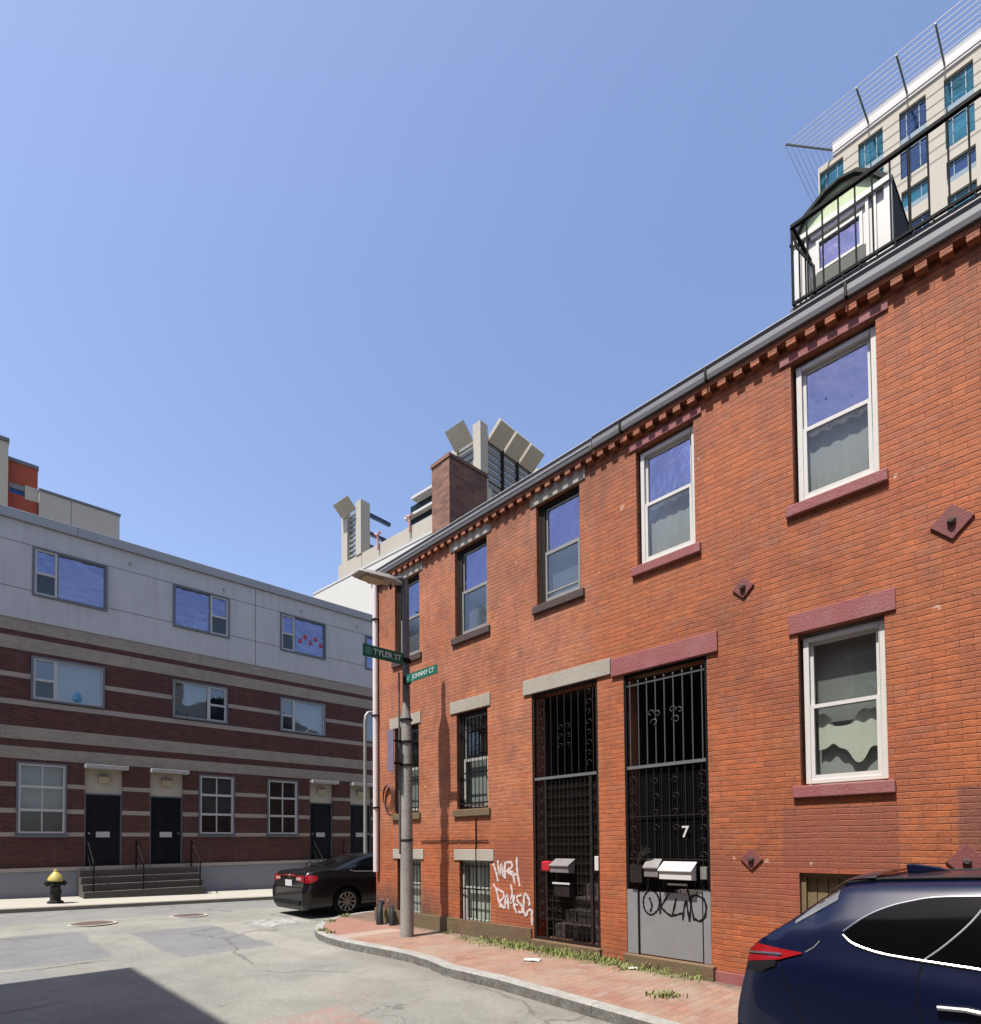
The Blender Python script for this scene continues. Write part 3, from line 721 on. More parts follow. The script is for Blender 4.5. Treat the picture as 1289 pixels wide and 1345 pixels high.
    if kind in ('bars', 'base'):
        m = MB(); y = y0 + .05
        xb = XA + .02
        while y < y1 - .02: m.tube([(xb, y, z0 + .01), (xb, y, z1 - .03)], .0085, 6); y += .098
        for zz in ((z0 + .10, z0 + .62, z1 - .32) if kind == 'bars' else (z0 + .08, z0 + .62, z1 - .1)): m.box(xb - .006, xb + .006, y0 + .003, y1 - .003, zz - .012, zz + .012)
        m.build('security_bars', 'iron', w)
    # sill
    if row != 'base':
        purple = kind == 'white'
        MB().box(XA - .045, XA + .16, y0 - .075 if row == 'up' else y0 - .06, y1 + .075, z0 - .125 if row == 'up' else z0 - .13, z0 - .001).build('sill', 'purple' if purple else ('sill_dark' if row == 'up' else 'stone_brown'), w, bevel=.012)
    # lintel
    if row == 'up':
        if kind == 'white': MB().box(XA - .02, XA + .1, y0 - .11, y1 + .11, z1 + .001, z1 + .10).build('lintel', 'purple', w, bevel=.006)
        else: MB().box(XA - .018, XA + .1, y0 - .11, y1 + .11, z1 + .001, z1 + .205).build('lintel', 'lintel_grey', w, bevel=.006)
    elif row == 'low':
        if kind == 'white': MB().box(XA - .022, XA + .12, y0 - .1, y1 + .085, z1 + .001, z1 + .215).build('lintel', 'purple', w, bevel=.006)
        else: MB().box(XA - .02, XA + .12, y0 - .075, y1 + .16, z1 + .001, z1 + .215).build('lintel', 'lintel_grey', w, bevel=.006)
    elif kind == 'base':
        MB().box(XA - .02, XA + .12, y0 - .1, y1 + .13, z1 + .001, z1 + .19).build('lintel', 'lintel_grey', w, bevel=.006)
    wi += 1

# gates
g1y0, g1y1, gz0, g1z1 = gates[0]; g2y0, g2y1, _, g2z1 = gates[1]
MB().box(XA - .03, XA + .1, AY(4.26), AY(5.745), g1z1 + .001, AZ(3.868)).build('lintel', 'lintel_grey', bA, bevel=.006)
MB().box(XA - .035, XA + .1, AY(2.885), AY(4.25), g2z1 + .001, AZ(3.845)).build('lintel', 'purple', bA, bevel=.01)
MB().box(XA - .07, XA + .15, g1y0 - .02, g1y1 + .02, -.25, gz0 - .001).build('threshold', 'stone_brown', bA, bevel=.012)
MB().box(XA - .08, XA + .15, g2y0 - .05, g2y1 + .02, -.3, gz0 - .001).build('threshold', 'stone_brown', bA, bevel=.012)
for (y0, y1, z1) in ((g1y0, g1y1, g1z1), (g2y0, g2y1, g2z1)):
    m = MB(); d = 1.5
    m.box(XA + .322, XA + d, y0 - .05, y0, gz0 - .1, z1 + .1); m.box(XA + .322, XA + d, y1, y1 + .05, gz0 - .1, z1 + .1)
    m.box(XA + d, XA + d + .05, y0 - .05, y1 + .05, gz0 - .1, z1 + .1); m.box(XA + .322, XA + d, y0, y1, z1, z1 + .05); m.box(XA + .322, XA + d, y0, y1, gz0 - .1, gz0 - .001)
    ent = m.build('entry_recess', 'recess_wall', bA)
    st = MB()
    for k in range(4): st.box(XA + .45 + k * .26, XA + d, y0 + .002, y1 - .002, gz0, gz0 + .19 * (k + 1) - k * .0)
    st.build('entry_stairs', 'stair_stone', ent)
    dr = MB().box(XA + d - .05, XA + d - .001, y0 + .12, y1 - .12, gz0 + .80, gz0 + 2.75)
    for (za, zb) in ((.95, 1.6), (1.75, 2.6)):
        dr.box(XA + d - .065, XA + d - .05, y0 + .22, (y0 + y1) / 2 - .04, gz0 + za, gz0 + zb); dr.box(XA + d - .065, XA + d - .05, (y0 + y1) / 2 + .04, y1 - .22, gz0 + za, gz0 + zb)
    dr.build('entry_door', 'rust_iron', ent)

def scroll(m, y, z, r, x, s=1):
    pts = []
    for k in range(15):
        a = k / 14 * 5.2; q = r * (1 - k / 20); pts.append((x, y + s * q * math.cos(a), z + q * math.sin(a)))
    m.tube(pts, .005, 5, False)
    return m
# gate one (dark, full height bars, fine mesh below the rail)
x = XA + .03
gA = frame_rect(MB(), x - .02, x + .02, g1y0 + .004, g1y1 - .004, gz0 + .004, g1z1 - .004, .035).build('iron_gate', 'rust_iron', bA, label='black scrollwork iron gate with fine mesh below the rail')
zr = AZ(2.46)
m = MB(); m.box(x - .022, x + .022, g1y0 + .04, g1y1 - .04, zr - .02, zr + .02); m.build('rail', 'grey_frame', gA)
m = MB(); n = 9
for k in range(n):
    y = g1y0 + .10 + (g1y1 - g1y0 - .20) * k / (n - 1); m.tube([(x, y, zr + .02), (x, y, g1z1 - .04)], .008, 6)
for k in range(9):
    for yy in (g1y0 + .17, g1y1 - .17): scroll(m, yy, zr + .15 + k * .145, .055, x - .012, 1 if k % 2 else -1)
for k in range(3): scroll(m, (g1y0 + g1y1) / 2 + .08, zr + .45 + k * .14, .05, x - .012, -1); scroll(m, (g1y0 + g1y1) / 2 - .08, zr + .45 + k * .14, .05, x - .012, 1)
m.build('upper_bars', 'rust_iron', gA)
dleaf = MB(); dleaf.box(x - .018, x + .018, g1y1 - .27, g1y1 - .235, gz0 + .04, zr - .021); dleaf.box(x - .018, x + .018, g1y0 + .13, g1y0 + .17, gz0 + .04, zr - .021)
for k in range(11):
    y = g1y0 + .18 + k * .078
    if y < g1y1 - .28: dleaf.tube([(x, y, gz0 + .04), (x, y, zr - .021)], .006, 5)
for k in range(16):
    z = gz0 + .18 + k * .14; dleaf.box(x - .005, x + .005, g1y0 + .17, g1y1 - .27, z, z + .008)
for k in range(6):
    scroll(dleaf, g1y0 + .33 + k * .13, gz0 + .30, .045, x - .014, 1 if k % 2 else -1); scroll(dleaf, g1y0 + .33 + k * .13, gz0 + .46, .045, x - .014, -1 if k % 2 else 1)
for k in range(13): scroll(dleaf, g1y0 + .085, gz0 + .2 + k * .17, .035, x - .012, 1); scroll(dleaf, g1y1 - .14, gz0 + .2 + k * .17, .045, x - .012, -1)
dleaf.build('gate_leaf', 'rust_iron', gA)
m = MB(); yy = g1y0 + .04; 
while yy < g1y1 - .04: m.box(x + .021, x + .023, yy, yy + .005, gz0 + .3, zr - .03); yy += .028
zz = gz0 + .3
while zz < zr - .03: m.box(x + .024, x + .026, g1y0 + .04, g1y1 - .04, zz, zz + .005); zz += .028
m.build('mesh_screen', 'rust_iron', gA)
MB().box(x - .05, x - .02, g1y0 + .01, g1y0 + .075, 1.18, 1.38).build('lock_case', 'mail_white', gA, bevel=.006)
# gate two
gB = frame_rect(MB(), x - .02, x + .02, g2y0 + .004, g2y1 - .004, gz0 + .004, g2z1 - .004, .03).build('iron_gate', 'iron', bA, label='black iron gate with grey sheet-metal lower panel and white number 7')
zr2 = AZ(2.47)
m = MB(); m.box(x - .022, x + .022, g2y0 + .035, g2y1 - .035, zr2 - .02, zr2 + .02); m.build('rail', 'grey_frame', gB)
m = MB()
for k in range(9):
    y = g2y0 + .08 + (g2y1 - g2y0 - .16) * k / 8
    m.tube([(x, y, zr2 + .02), (x, y, g2z1 - .14)], .0085, 6); m.lathe((x, y, g2z1 - .14), (0, 0, 1), [(.012, 0), (.014, .02), (.002, .05)], 6)
m.box(x - .008, x + .008, g2y0 + .035, g2y1 - .035, g2z1 - .17, g2z1 - .15)
for c in (.36, .62):
    yc = g2y0 + (g2y1 - g2y0) * c
    scroll(m, yc, zr2 + .55, .06, x - .012, 1); scroll(m, yc + .05, zr2 + .68, .05, x - .012, -1); scroll(m, yc - .05, zr2 + .66, .05, x - .012, 1)
m.build('upper_bars', 'gate_grey', gB)
m = MB(); yy = g2y0 + .05
while yy < g2y1 - .04: m.box(x + .021, x + .023, yy, yy + .006, 1.0, zr2 - .02); yy += .03
zz = 1.0
while zz < zr2 - .03: m.box(x + .024, x + .026, g2y0 + .035, g2y1 - .035, zz, zz + .006); zz += .03
m.build('mesh_screen', 'iron', gB)
m = MB()
for k in range(10):
    y = g2y0 + .1 + k * (g2y1 - g2y0 - .2) / 9; m.tube([(x - .006, y, .98), (x - .006, y, zr2 - .02)], .006, 5)
for zz in (1.35, 1.9): m.box(x - .012, x, g2y0 + .04, g2y1 - .04, zz, zz + .014)
for k in range(9):
    for yy in (g2y0 + .09, g2y1 - .1): scroll(m, yy, 1.08 + k * .165, .05, x - .016, 1 if k % 2 else -1)
for k in range(4):
    for c in (.38, .62): scroll(m, g2y0 + (g2y1 - g2y0) * c, 1.75 + k * .2, .05, x - .016, 1 if k % 2 else -1)
m.build('lower_bars', 'rust_iron', gB)
xs_ = XA + .004
MB().box(xs_, xs_ + .02, g2y1 - .17, g2y1 - .006, gz0 + .006, AZ(1.01)).build('side_panel', 'grey_sheet', gB)
MB().box(xs_ - .002, xs_ + .018, g2y0 + .115, g2y1 - .20, gz0 + .015, AZ(.995)).build('kick_panel', 'grey_sheet', gB, bevel=.002)
MB().box(xs_, xs_ + .02, g2y0 + .006, g2y0 + .10, gz0 + .006, AZ(1.03)).build('side_panel', 'grey_sheet', gB)
MB().box(xs_ - .01, xs_ + .03, g2y1 - .20, g2y1 - .17, gz0 + .006, AZ(1.03)).build('hinge_post', 'iron', gB)
MB().box(xs_ + .0, xs_ + .03, g2y0 + .10, g2y0 + .115, gz0 + .006, AZ(1.03)).build('latch_post', 'iron', gB)
MB().box(x - .05, x - .0, g2y0 + .04, g2y0 + .12, 1.12, 1.27).build('lock_case', 'mail_grey', gB, bevel=.005)
def text(body, size, loc, rot, mat, parent, name='lettering', depth=.004, sx=1.):
    cu = bpy.data.curves.new(name, 'FONT'); cu.body = body; cu.size = size; cu.extrude = depth; cu.align_x = 'CENTER'; cu.align_y = 'CENTER'; cu.offset = size * .012
    o = bpy.data.objects.new(name, cu); C.objects.link(o); o.location = loc; o.rotation_euler = rot; o.scale = (sx, 1, 1)
    dg = bpy.context.evaluated_depsgraph_get(); me = bpy.data.meshes.new_from_object(o.evaluated_get(dg)); bpy.data.objects.remove(o)
    me.transform(Matrix.LocRotScale(Vector(loc), __import__('mathutils').Euler(rot), Vector((sx, 1, 1))))
    o = bpy.data.objects.new(name, me); C.objects.link(o); me.materials.clear(); me.materials.append(M[mat])
    if parent is not None: o.parent = parent; o.matrix_parent_inverse = world(parent).inverted()
    return o
text('7', .20, (x - .025, 3.64, 1.69), (rad(90), 0, rad(-90)), 'mail_white', gB, 'house_number')
# graffiti
def strokes(name, L, xw, r, mat, parent, dz=0):
    m = MB()
    for k, s in enumerate(L):
        # flat ribbon that follows the stroke, slightly uneven width
        pts = []
        P = [Vector((a, b)) for a, b in s]
        for a, b in zip(P, P[1:]):
            for q in range(4): pts.append(a.lerp(b, q / 4))
        pts.append(P[-1])
        sm = [pts[0]] + [(pts[i - 1] + pts[i] * 2 + pts[i + 1]) / 4 for i in range(1, len(pts) - 1)] + [pts[-1]]
        L_, R_ = [], []
        for i, p in enumerate(sm):
            t = (sm[min(i + 1, len(sm) - 1)] - sm[max(0, i - 1)]); t = t.normalized() if t.length > 1e-6 else Vector((1, 0))
            w = r * (1 + .3 * math.sin(i * 1.7 + k)); n = Vector((-t.y, t.x)) * w
            xx = xw - k * .0004; L_.append((xx, (p + n).x, (p + n).y)); R_.append((xx, (p - n).x, (p - n).y))
        m.grid([L_, R_])
    return m.build(name, mat, parent, fix=False)
BL = [[(4.1, 0.95), (4.06, 0.93), (4.03, 0.89), (4.01, 0.83), (4.01, 0.77), (4.03, 0.71), (4.07, 0.67), (4.11, 0.64), (4.16, 0.64), (4.2, 0.67), (4.23, 0.71), (4.24, 0.77), (4.24, 0.84), (4.21, 0.9), (4.17, 0.94), (4.13, 0.95), (4.08, 0.95)], [(4.17, 1.0), (4.19, 0.92)], [(4.0, 0.99), (3.99, 0.81), (4.0, 0.66)], [(3.87, 0.93), (3.95, 0.81), (3.99, 0.75), (3.91, 0.68), (3.83, 0.64)], [(3.77, 0.88), (3.82, 0.69), (3.83, 0.65), (3.74, 0.68), (3.68, 0.7)], [(3.69, 0.61), (3.67, 0.76), (3.64, 0.87), (3.62, 0.72), (3.6, 0.6)], [(3.6, 0.61), (3.58, 0.8), (3.57, 0.91), (3.5, 0.93), (3.41, 0.89), (3.38, 0.8), (3.4, 0.67), (3.47, 0.61), (3.55, 0.65)], [(3.62, 0.99), (3.59, 0.88), (3.54, 0.62)], [(4.15, 0.86), (4.11, 0.76), (4.14, 0.68)]]
WH = [[(7.05, 1.24), (7.01, 1.16), (6.98, 1.09), (6.94, 0.95)], [(6.94, 1.29), (6.93, 1.17), (6.89, 1.02), (6.86, 1.27), (6.81, 1.0), (6.77, 1.26)], [(6.77, 1.26), (6.78, 1.0)], [(6.76, 1.26), (6.62, 1.27), (6.61, 1.19), (6.75, 1.12), (6.59, 1.06), (6.56, 0.93)], [(6.76, 1.12), (6.58, 1.11)], [(6.51, 1.35), (6.51, 1.19), (6.49, 1.06), (6.45, 0.89)], [(6.59, 1.07), (6.49, 1.08)], [(7.05, 0.9), (6.98, 0.83), (6.93, 0.65), (6.88, 0.53)], [(6.98, 0.83), (6.81, 0.78), (6.8, 0.7), (6.91, 0.62), (6.8, 0.52)], [(6.78, 0.52), (6.77, 0.68), (6.72, 0.76), (6.7, 0.51)], [(6.78, 0.61), (6.68, 0.63)], [(6.65, 0.92), (6.61, 0.79), (6.66, 0.59), (6.57, 0.75)], [(6.57, 0.75), (6.59, 0.59), (6.52, 0.47)], [(6.57, 0.6), (6.49, 0.6)], [(6.41, 0.76), (6.52, 0.73), (6.49, 0.65), (6.4, 0.59), (6.39, 0.49), (6.49, 0.49)], [(6.37, 0.48), (6.36, 0.73), (6.32, 0.8), (6.24, 0.68), (6.25, 0.6)], [(6.37, 0.51), (6.31, 0.43), (6.28, 0.53), (6.19, 0.55), (6.2, 0.43), (6.19, 0.31)]]
strokes('graffiti', BL, xs_ - .004, .012, 'black_spray', gB)
strokes('graffiti', WH, XA - .003, .019, 'white_paint', bA).__setitem__('label', 'white sprayed graffiti on the brick')
# anchor plates
for (y, z, r) in ((2.6, 4.22, .125), (.862, 4.22, .165), (2.573, 1.395, .125), (.83, 1.40, .16)):
    Y, Z = AY(y), AZ(z); m = MB()
    m.prism([(XA - .022, Y, Z - r), (XA - .022, Y + r, Z), (XA - .022, Y, Z + r), (XA - .022, Y - r, Z)], (.02, 0, 0))
    an = m.build('anchor_plate', 'anchor', bA, bevel=.004)
    MB().lathe((XA - .022, Y, Z), (-1, 0, 0), [(.035, 0), (.033, .03), (.02, .04)], 6).build('bolt', 'sill_dark', an)
# downspout at the corner
dp = MB().tube([(XA - .05, 10.47, 7.05), (XA - .06, 10.46, 6.7), (XA - .062, 10.46, 1.0)], .055, 10).build('downspout', 'downspout', bA, smooth=True)
for z in (6.2, 4.2, 2.3): MB().box(XA - .125, XA - .001, 10.395, 10.40 + .125, z, z + .03).build('strap', 'rust_iron', dp)
# exposed conduit beside the lamp pole
m = MB().tube([(XA - .02, 9.0, 1.62), (XA - .02, 7.15, 1.62)], .008, 6).tube([(XA - .02, 7.45, 2.0), (XA - .02, 7.45, .3)], .012, 6)
m.build('conduit', 'rust_iron', bA)
# chimney
ch = MB().box(7.70, 8.77, 9.22, 9.80, 7.2, 9.52).build('chimney', 'chimney_brick', rf)
MB().box(7.68, 8.79, 9.20, 9.82, 9.521, 9.60).build('chimney_cap', 'chimney_brick', rf)
# dormer
dx = 7.35
dy0, dy1, dz0, dze = 1.44, 2.42, 7.35, 8.62
dm = empty('tmp', (0, 0, 0), None, None); bpy.data.objects.remove(dm)
m = MB(); m.wall(lambda u, d, z: (dx + d, u, z), dy0 + .08, dy1, dz0, dze, [(1.72, 2.19, 8.08, 8.46)], .06)
dorm = m.build('dormer', 'white', bA)
m = MB()
apx = [(dy0 + .06, dze + .001), (dy0 + .2, dze + .17), (1.78, dze + .30), (1.93, dze + .34), (2.08, dze + .31), (2.3, dze + .18), (dy1 + .0, dze + .001)]
m.prism([(dx + .01, a, b) for a, b in apx], (.05, 0, 0)); m.build('pediment', 'green_trim', dorm)
m = MB()
o1 = [(dy0 - .01, dze - .03)] + [(a if abs(a - 1.93) < .01 else a + (.025 if a > 1.93 else -.025), b + .03) for a, b in apx[1:-1]] + [(dy1 + .045, dze - .03)]
i1 = [(dy1 + .0, dze)] + [(a, b) for a, b in apx[1:-1]][::-1] + [(dy0 + .06, dze)]
i1 = [(dy1 + .01, dze - .03)] + [(a, b + .003) for a, b in apx[1:-1]][::-1] + [(dy0 + .05, dze - .03)]
m.prism([(dx - .05, a, b) for a, b in o1 + i1], (2.6, 0, 0)); m.build('dormer_roof', 'slate', dorm)
MB().box(dx + .02, dx + 2.4, dy0 + .0, dy0 + .075, dz0, dze - .04).build('side_cheek', 'slate', dorm)
MB().box(dx + .062, dx + 2.4, dy1 - .06, dy1 - .001, dz0, dze - .04).build('side_cheek', 'white', dorm)
m = MB()
for a, b in ((dy0 + .005, dy0 + .075), (dy0 + .15, dy0 + .18), (dy0 + .22, dy0 + .25), (dy1 - .07, dy1 - .0), (dy1 - .15, dy1 - .12)): m.box(dx - .035, dx - .002, a, b, dz0, dze - .06)
m.box(dx - .06, dx - .002, dy0 - .0, dy1 + .02, dze - .058, dze); m.box(dx - .03, dx - .002, 1.69, 2.24, 8.50, 8.58)
m.build('pilaster', 'white', dorm)
frame_rect(MB(), dx - .02, dx + .03, 1.722, 2.188, 8.082, 8.458, .03).build('window_frame', 'white', dorm)
MB().box(dx + .01, dx + .014, 1.75, 2.16, 8.11, 8.43).build('pane', 'pane_sky', dorm)
MB().box(dx + .05, dx + .058, 1.73, 2.18, 8.09, 8.45).build('blind', 'blind_mid', dorm)
MB().box(dx - .03, dx - .002, 1.69, 2.24, 7.9, 8.06).build('apron', 'deck_edge', dorm)
# roof deck edge and railing
ry1 = 2.27; RXr = 6.79
m = MB().box(6.80, 7.3, YA0 + .2, ry1 + .03, 7.31, 7.40); m.build('roof_deck', 'deck_edge', bA)
rl = MB()
rl.box(RXr - .022, RXr + .022, YA0 + 2.35, ry1, 8.272, 8.308)
rl = rl.build('roof_railing', 'iron', bA)
m = MB(); m.box(RXr - .014, RXr + .014, YA0 + 2.35, ry1, 7.415, 7.445); m.box(RXr + .02, RXr + 1.9, ry1 - .03, ry1, 8.275, 8.305); m.box(RXr + .015, RXr + 1.2, ry1 - .025, ry1, 7.415, 7.44)
m.build('rail', 'iron', rl)
y = ry1 - .006; k = 0
while y > YA0 + 2.4:
    MB().tube([(RXr, y, 7.42), (RXr, y, 8.28)], .013 if k in (0, 7, 16, 25) else .0085, 6).build('baluster', 'iron', rl)
    y -= .152; k += 1
for q in range(1, 7): MB().tube([(RXr + .2 * q, ry1 - .012, 7.42 + .06 * q), (RXr + .2 * q, ry1 - .012, 8.28)], .0085, 6).build('baluster', 'iron', rl)
y = ry1 - .04
while y > YA0 + 2.4:
    MB().tube([(RXr, y, 7.43), (RXr - .02, y + .01, 7.34), (RXr + .05, y, 7.315)], .009, 5).build('bracket', 'iron', rl); y -= .152
MB().tube([(RXr, ry1, 8.29), (RXr + .03, ry1 - .05, 8.05), (RXr + .05, ry1 - .20, 7.75), (RXr + .05, ry1 - .21, 7.44)], .014, 6).build('brace', 'iron', rl)

# things hung on the gates
def mailbox(y0, y1, z0, z1, d, mat, label, x1=XA - .0):
    e = empty('mailbox', (x1, (y0 + y1) / 2, z0), label, 'mailbox')
    m = MB(); m.prism([(x1, y0, z0), (x1 - d, y0, z0 + .01), (x1 - d, y0, z0 + (z1 - z0) * .55), (x1, y0, z1 - .01)], (0, y1 - y0, 0)); m.build('body', mat, e, bevel=.006)
    m = MB(); m.prism([(x1, y0 - .01, z1), (x1 - d - .02, y0 - .01, z0 + (z1 - z0) * .55), (x1 - d - .02, y0 - .01, z0 + (z1 - z0) * .48), (x1, y0 - .01, z1 - .02)], (0, y1 - y0 + .02, 0)); m.build('lid', mat, e, bevel=.003)
    return e
mailbox(3.50, 3.93, 1.10, 1.33, .13, 'mail_white', 'white metal mailbox with a sloping lid below the white number 7')
mailbox(3.97, 4.17, 1.12, 1.36, .09, 'mail_grey', 'small dark grey mailbox beside the white one on the gate')
mailbox(5.36, 5.70, 1.13, 1.34, .15, 'mail_grey', 'silver-grey mailbox on the scrollwork gate next to a red box')
rb = MB().box(XA - .12, XA - .001, 5.74, 5.90, 1.15, 1.30).build('letter_box', 'red_box', bevel=.02); tag(rb, 'small red box on the scrollwork gate beside a grey mailbox', 'box')
bt = MB()
bt.box(XA - .06, XA - .001, 4.22, 4.40, 1.05, 1.28)
for k in range(7): bt.tube([(XA - .04, 4.3, 1.26), (XA - .05 - .004 * k, 4.26 - .012 * k, 1.40 + .01 * (k % 3)), (XA - .06, 4.20 - .02 * k, 1.52 - .03 * (k % 4))], .012, 5)
tag(bt.build('brush_holder', 'rust_iron'), 'black holder with bristly sprigs on the gate beside the grey mailbox', 'holder')
ns = MB().box(XA - .055, XA - .04, 3.60, 3.86, 1.035, 1.06).build('label_plate', 'mail_white'); tag(ns, 'thin white strip under the white mailbox', 'plate')
sh = MB().box(XA - .14, XA - .001, 5.34, 5.66, .98, .995).box(XA - .13, XA - .001, 5.36, 5.64, .80, .979).build('newspaper_holder', 'rust_iron'); tag(sh, 'black holder with a pale top edge under the silver-grey mailbox', 'holder')
MB().box(XA - .145, XA - .14, 5.34, 5.66, .975, 1.0).build('edge_strip', 'mail_white', sh)
# standpipe pair at the corner
sp = empty('standpipe', (6.5, 9.8, walk_z(6.4, 9.8)), 'pair of charcoal standpipe stubs at the foot of the brick corner', 'standpipe')
z = walk_z(6.3, 9.9)
MB().tube([(6.63, 10.15, z + .40), (6.53, 10.05, z + .36), (6.47, 9.97, z + .18), (6.46, 9.95, z)], [.05, .055, .065, .075], 10).build('pipe', 'bag', sp, smooth=True)
MB().tube([(6.67, 9.85, z + .32), (6.60, 9.75, z + .29), (6.56, 9.68, z + .14), (6.55, 9.66, z)], [.045, .05, .055, .06], 10).build('pipe', 'bag', sp, smooth=True)
MB().lathe((6.63, 10.15, z + .40), (.6, .6, .2), [(.065, 0), (.065, .03)], 12).build('cap', 'mail_grey', sp)

# weeds along the wall foot, litter
def weeds():
    R = random.Random(3); m = MB()
    def blade(x, y, z, h, a, w):
        dx_, dy_ = math.cos(a), math.sin(a); lean = R.uniform(.2, .9) * h
        p0 = Vector((x, y, z)); p1 = p0 + Vector((dx_ * lean * .4, dy_ * lean * .4, h * .7)); p2 = p0 + Vector((dx_ * lean, dy_ * lean, h)); s = Vector((-dy_, dx_, 0)) * w
        i = len(m.v); m.v += [tuple(p0 - s), tuple(p0 + s), tuple(p1 + s * 1.2), tuple(p1 - s * 1.2), tuple(p2)]; m.f += [(i, i + 1, i + 2, i + 3), (i + 3, i + 2, i + 4)]
    for c in range(620):
        y = R.uniform(3.3, 7.6); wgt = math.exp(-((y - 5.7) / 1.35) ** 2)
        if R.random() > wgt + .06: continue
        x = XA - .09 - abs(R.gauss(0, .17)) * (1 if y > 4.2 else .5)
        x = min(x, XA - .09)
        for b in range(R.randint(6, 16)):
            bx, by = x + R.gauss(0, .045), y + R.gauss(0, .05); bx = min(bx, XA - .085)
            blade(bx, by, walk_z(bx, by) - .005, R.uniform(.010, .045) * R.choice((.5, .8, 1, 1, 2.2)), R.uniform(0, 6.28), R.uniform(.002, .007))
    for (cx, cy, n) in ((5.75, 3.3, 60), (5.65, 3.38, 30), (5.27, 10.0, 60), (5.2, 9.6, 30), (6.6, 11.55, 70), (6.0, 11.05, 40), (6.68, 3.5, 40), (6.66, 8.1, 18)):
        for b in range(n):
            bx, by = cx + R.gauss(0, .06), cy + R.gauss(0, .06); blade(bx, by, walk_z(bx, by) - .005, R.uniform(.02, .075), R.uniform(0, 6.28), R.uniform(.004, .01))
    o = m.build('weeds', 'weed', fix=False); tag(o, 'green weeds growing along the foot of the brick wall', 'weeds', kind='stuff')
weeds()
def litter(x, y, w, l, a, lab, name='paper_scrap'):
    z = walk_z(x, y) + .004; U = Vector((math.cos(a), math.sin(a), 0)); V = Vector((-math.sin(a), math.cos(a), 0))
    m = MB(); rows = []
    for i in range(4):
        rows.append([tuple(Vector((x, y, z + .012 * abs(math.sin(i * 2.1 + j * 1.3)))) + U * (w * (i / 3 - .5)) + V * (l * (j / 3 - .5))) for j in range(4)])
    m.grid(rows); tag(m.build(name, 'paper'), lab, 'litter')
litter(5.92, 5.43, .16, .22, .5, 'crumpled white paper scrap on the brick sidewalk near the scrollwork gate')
litter(6.5, 4.25, .08, .12, 1.1, 'small white scrap in the weeds by the brick pier')

# ------------------------------------------------------------------ lamp pole with street signs
px_, py_ = 5.95, 8.33; pz = walk_z(px_, py_)
lp = empty('street_lamp', (px_, py_, pz), 'tall street lamp with flat head on weathered pole by the brick corner', 'street lamp')
MB().tube([(px_, py_, pz - .02), (px_, py_, 1.8), (px_, py_, 3.75), (px_ - .02, py_, 3.98)], [.115, .102, .088, .04], 14).build('pole_base', 'wood_pole', lp, smooth=True)
for z in (1.62, 2.9, 3.3, 3.68): MB().lathe((px_, py_, z), (0, 0, 1), [(.112, 0), (.112, .03)], 14).build('band', 'rust_iron', lp)
MB().tube([(px_ + .01, py_, 3.6), (px_, py_, 6.02), (px_ - .02, py_, 6.15)], [.066, .06, .052], 12).build('upper_pole', 'bronze', lp, smooth=True)
MB().tube([(px_ - .12, py_ + .03, pz + 1.4), (px_ - .12, py_ + .03, 4.5)], .018, 6).build('conduit', 'bronze', lp, smooth=True)
m = MB(); rows = []
for (xx, w, t) in ((5.86, .05, .06), (5.74, .07, .08), (5.64, .15, .09), (5.5, .17, .10), (5.2, .17, .09), (5.05, .16, .06), (4.97, .13, .02)):
    zc = 6.05 - (5.86 - xx) * .10
    rows.append([(xx, py_ - w, zc - t * .35), (xx, py_ - w * .8, zc + t * .4), (xx, py_, zc + t * .62), (xx, py_ + w * .8, zc + t * .4), (xx, py_ + w, zc - t * .35), (xx, py_ + w * .7, zc - t * .5), (xx, py_, zc - t * .5), (xx, py_ - w * .7, zc - t * .5), (xx, py_ - w, zc - t * .35)])
m.grid(rows); n = 9; m.f.append(tuple(range(6 * n, 6 * n + 8))); m.f.append(tuple(range(0, 8))[::-1])
lh = m.build('lamp_head', 'luminaire', lp, smooth=True)
MB().box(5.1, 5.45, py_ - .11, py_ + .11, 5.915, 5.945).build('lens', 'lamp_glass', lh)
MB().lathe((5.68, py_ + .05, 5.98), (0, 0, -1), [(.02, 0), (.015, .08)], 8).build('photocell', 'iron', lh)
MB().tube([(5.95, py_, 6.0), (5.94, py_, 6.11), (5.86, py_, 6.11), (5.7, py_, 6.05)], .055, 10).build('bracket', 'bronze', lh, smooth=True)
def street_sign(cx, y, z, L, H, axis, txt, label, mat, s=1.):
    e = empty('street_sign', (cx, y, z), label, 'street sign')
    if axis == 'x':
        MB().box(cx - L / 2, cx + L / 2, y - .006, y + .006, z - H / 2, z + H / 2).build('panel', mat, e, bevel=.003)
        text(txt, H * .66, (cx + .07, y - .008, z), (rad(90), 0, 0), 'sign_text', e, depth=.001, sx=s)
        MB().lathe((cx - L / 2 + .10, y - .007, z), (0, -1, 0), [(H * .33, 0), (H * .33, .002)], 16).build('seal', 'sign_seal', e)
    else:
        MB().box(cx - .006, cx + .006, y - L / 2, y + L / 2, z - H / 2, z + H / 2).build('panel', mat, e, bevel=.003)
        text(txt, H * .74, (cx - .008, y - .06, z), (rad(90), 0, rad(-90)), 'sign_text', e, depth=.001, sx=s)
        MB().lathe((cx - .007, y + L / 2 - .07, z), (-1, 0, 0), [(H * .3, 0), (H * .3, .002)], 16).build('seal', 'sign_seal', e)
    return e
s1 = street_sign(5.44, py_ - .10, 4.70, .80, .20, 'x', 'TYLER ST', 'shade-toned green street sign reading TYLER ST, pointing over the road', 'sign_green_in_shade', 1.0)
MB().box(5.82, 5.98, py_ - .115, py_ - .07, 4.66, 4.73).build('clamp', 'iron', s1)
